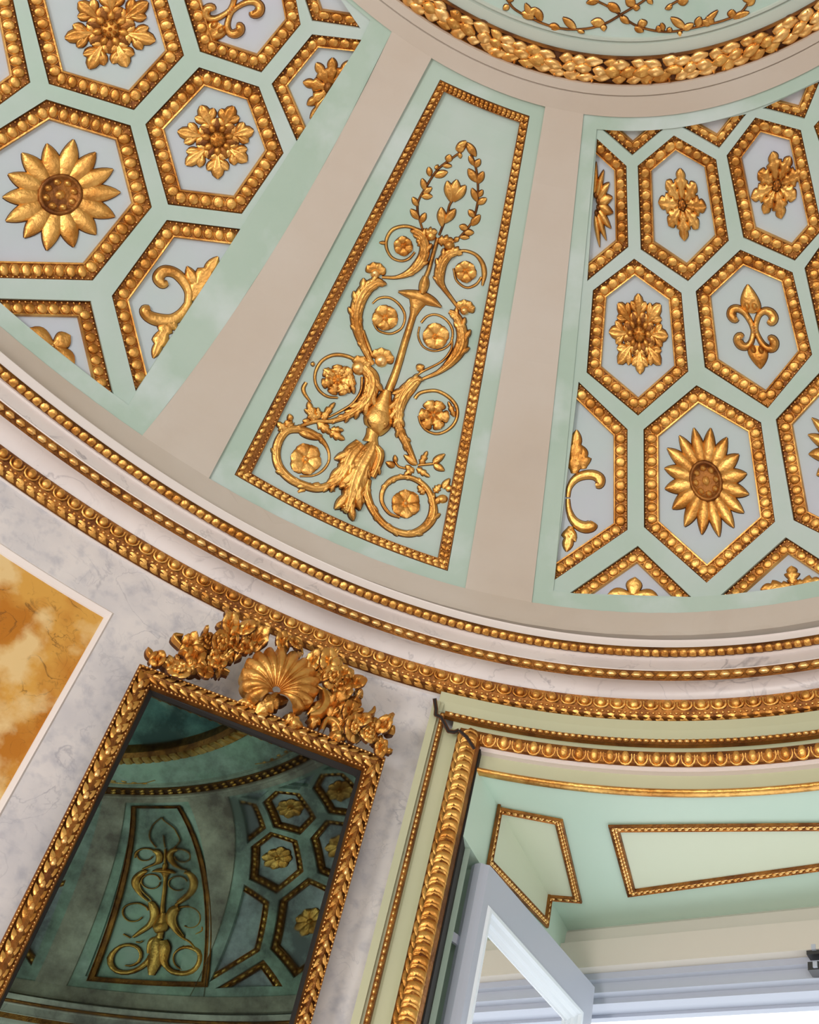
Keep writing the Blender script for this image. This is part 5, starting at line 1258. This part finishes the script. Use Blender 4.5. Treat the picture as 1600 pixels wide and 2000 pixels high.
# crest
ZC_ = zm((200, 1180), .375)
mn0 = unit(np.array([-(tr_-tl)[1], (tr_-tl)[0], 0])); mn0 *= np.sign(mn0@(CAMP-tl)); PC = Plane(MO, mn0)
def cst(L, w_, h, name='scroll', lob=0): ribbon(G(), PC, ZC_(L), np.array(w_)*.375, h, lob=lob, crease=.15).obj(name, 'gold', mirr)
hub = np.array(ZC_([(880, 500)])[0]); per = [(770, 560), (722, 500), (700, 430), (715, 360), (755, 310), (815, 280), (880, 268), (950, 278), (1015, 310), (1062, 355), (1098, 410), (1108, 470), (1090, 530), (1050, 575), (985, 600)]
per = np.array(ZC_(per)); NF = len(per)-1; K = NF*8+1
pp = spline(per, np.zeros(len(per)), K)[:, :2]; fl_ = np.abs(np.sin(np.linspace(0, NF, K)*math.pi)); rows = []
for r in np.linspace(.10, 1, 14):
    rr_ = r*(.93+.07*fl_**.6 if r > .8 else 1); rr_ = np.broadcast_to(rr_, K)
    c = hub+(pp-hub)*rr_[:, None]; hgt = 14+34*math.sin(math.pi*min(1, r*.78+.1))*(1)+(3+8*r)*(fl_**.7-.5)
    rows.append(PC.P(c, hgt))
rows.append(PC.P(hub+(pp-hub)*(.93+.07*fl_**.6)[:, None]*.99, 4)); g = G(); g.grid(np.stack(rows)); g.obj('shell', 'gold', mirr)
leaf(G(), PC, *ZC_([(790, 590), (960, 520)]), 22, 38, bend=-10, lob=4, rnd=.8).obj('acanthus', 'gold', mirr)
for b, t, hw in (((800, 560), (700, 520), 34), ((960, 590), (1040, 650), 40), ((1000, 600), (950, 640), 36), ((1060, 590), (1140, 500), 34), ((1120, 600), (1090, 660), 40), ((1180, 680), (1270, 700), 34)): leaf(G(), PC, *ZC_([b, t]), hw*.375, 26, lob=3, rnd=.9, bend=4).obj('acanthus', 'gold', mirr)
cst([(1130, 480), (1150, 540), (1120, 590), (1060, 610)], [10, 30, 26, 10], 34)
cst([(1130, 680), (1160, 620), (1210, 640), (1230, 690)], [10, 16, 16, 10], 24)
random.seed(11)
FLW = [(385, 370, 66), (275, 315, 44), (655, 140, 44), (735, 150, 46), (545, 215, 52), (610, 240, 58), (470, 300, 46), (800, 200, 44), (700, 255, 40), (590, 330, 44), (520, 385, 40), (440, 240, 40), (740, 250, 38), (920, 240, 40), (985, 245, 38),
       (1085, 320, 44), (1165, 330, 50), (1250, 380, 46), (1300, 430, 44), (1180, 420, 52), (1235, 490, 46), (1290, 540, 46), (1195, 560, 44), (1130, 400, 38), (1270, 600, 40), (1295, 680, 52), (1375, 700, 56), (1440, 665, 44), (1230, 650, 42), (1440, 770, 38), (1240, 560, 36), (1330, 640, 34)]
for x, y, r in FLW:
    g = G(); c = ZC_([(x, y)])[0]; hb = random.uniform(10, 24)
    gt = np.array([random.uniform(-.7, .7), random.uniform(-.7, .7)])
    class Lift:
        def P(s, p, h=0.0): return PC.P(p, np.maximum(np.asarray(h, float)+hb+(np.atleast_2d(p)-c)@gt, 1))
    flower(Lift(), c, r*.375*random.uniform(.95, 1.3), random.choice((4, 5, 5, 6)), g, random.random()*6, random.uniform(9, 15)); dome_(g, Lift(), c, r*.12, r*.12, 20, n=8, m_=3)
    if r > 50: flower(Lift(), c, r*.375*.6, 5, g, random.random()*6, 20, boss=False)
    g.obj('flower', random.choice(('gold', 'gold_dim', 'gold')), mirr)
for x, y, r in FLW:
    for _ in range(5):
        a = random.random()*TAU; b = (x+math.cos(a)*r*.6, y+math.sin(a)*r*.6); L_ = random.uniform(42, 74); t = (b[0]+math.cos(a)*L_, b[1]+math.sin(a)*L_)
        cx, cy = ZC_([t])[0]
        # leaves stay out of the frame bar, off the shell and clear of the cornice
        if (cx-270)*.3825+1303-14 < cy or math.hypot(t[0]-900, t[1]-430) < 225 or (x < 1100 and cy < 1222+(cx-430)*.36 and cx > 450) : continue
        leaf(G(), PC, *ZC_([b, t]), random.uniform(5, 8.5), random.uniform(16, 38), lob=random.choice((0, 0, 3)), rnd=.85, bend=random.uniform(-3, 3)).obj('leaf', 'gold', mirr)
for L_ in ([(410, 190), (365, 190), (400, 240)], [(640, 260), (600, 340), (650, 380)], [(1150, 280), (1140, 330), (1110, 380)], [(1330, 610), (1395, 585), (1400, 560)], [(1380, 640), (1460, 640), (1490, 690)], [(1100, 450), (1170, 500), (1190, 580)], [(830, 160), (845, 200), (800, 240)], [(960, 200), (1010, 220), (1030, 290)]): cst(L_, [6, 14, 6], 24, 'leaf')
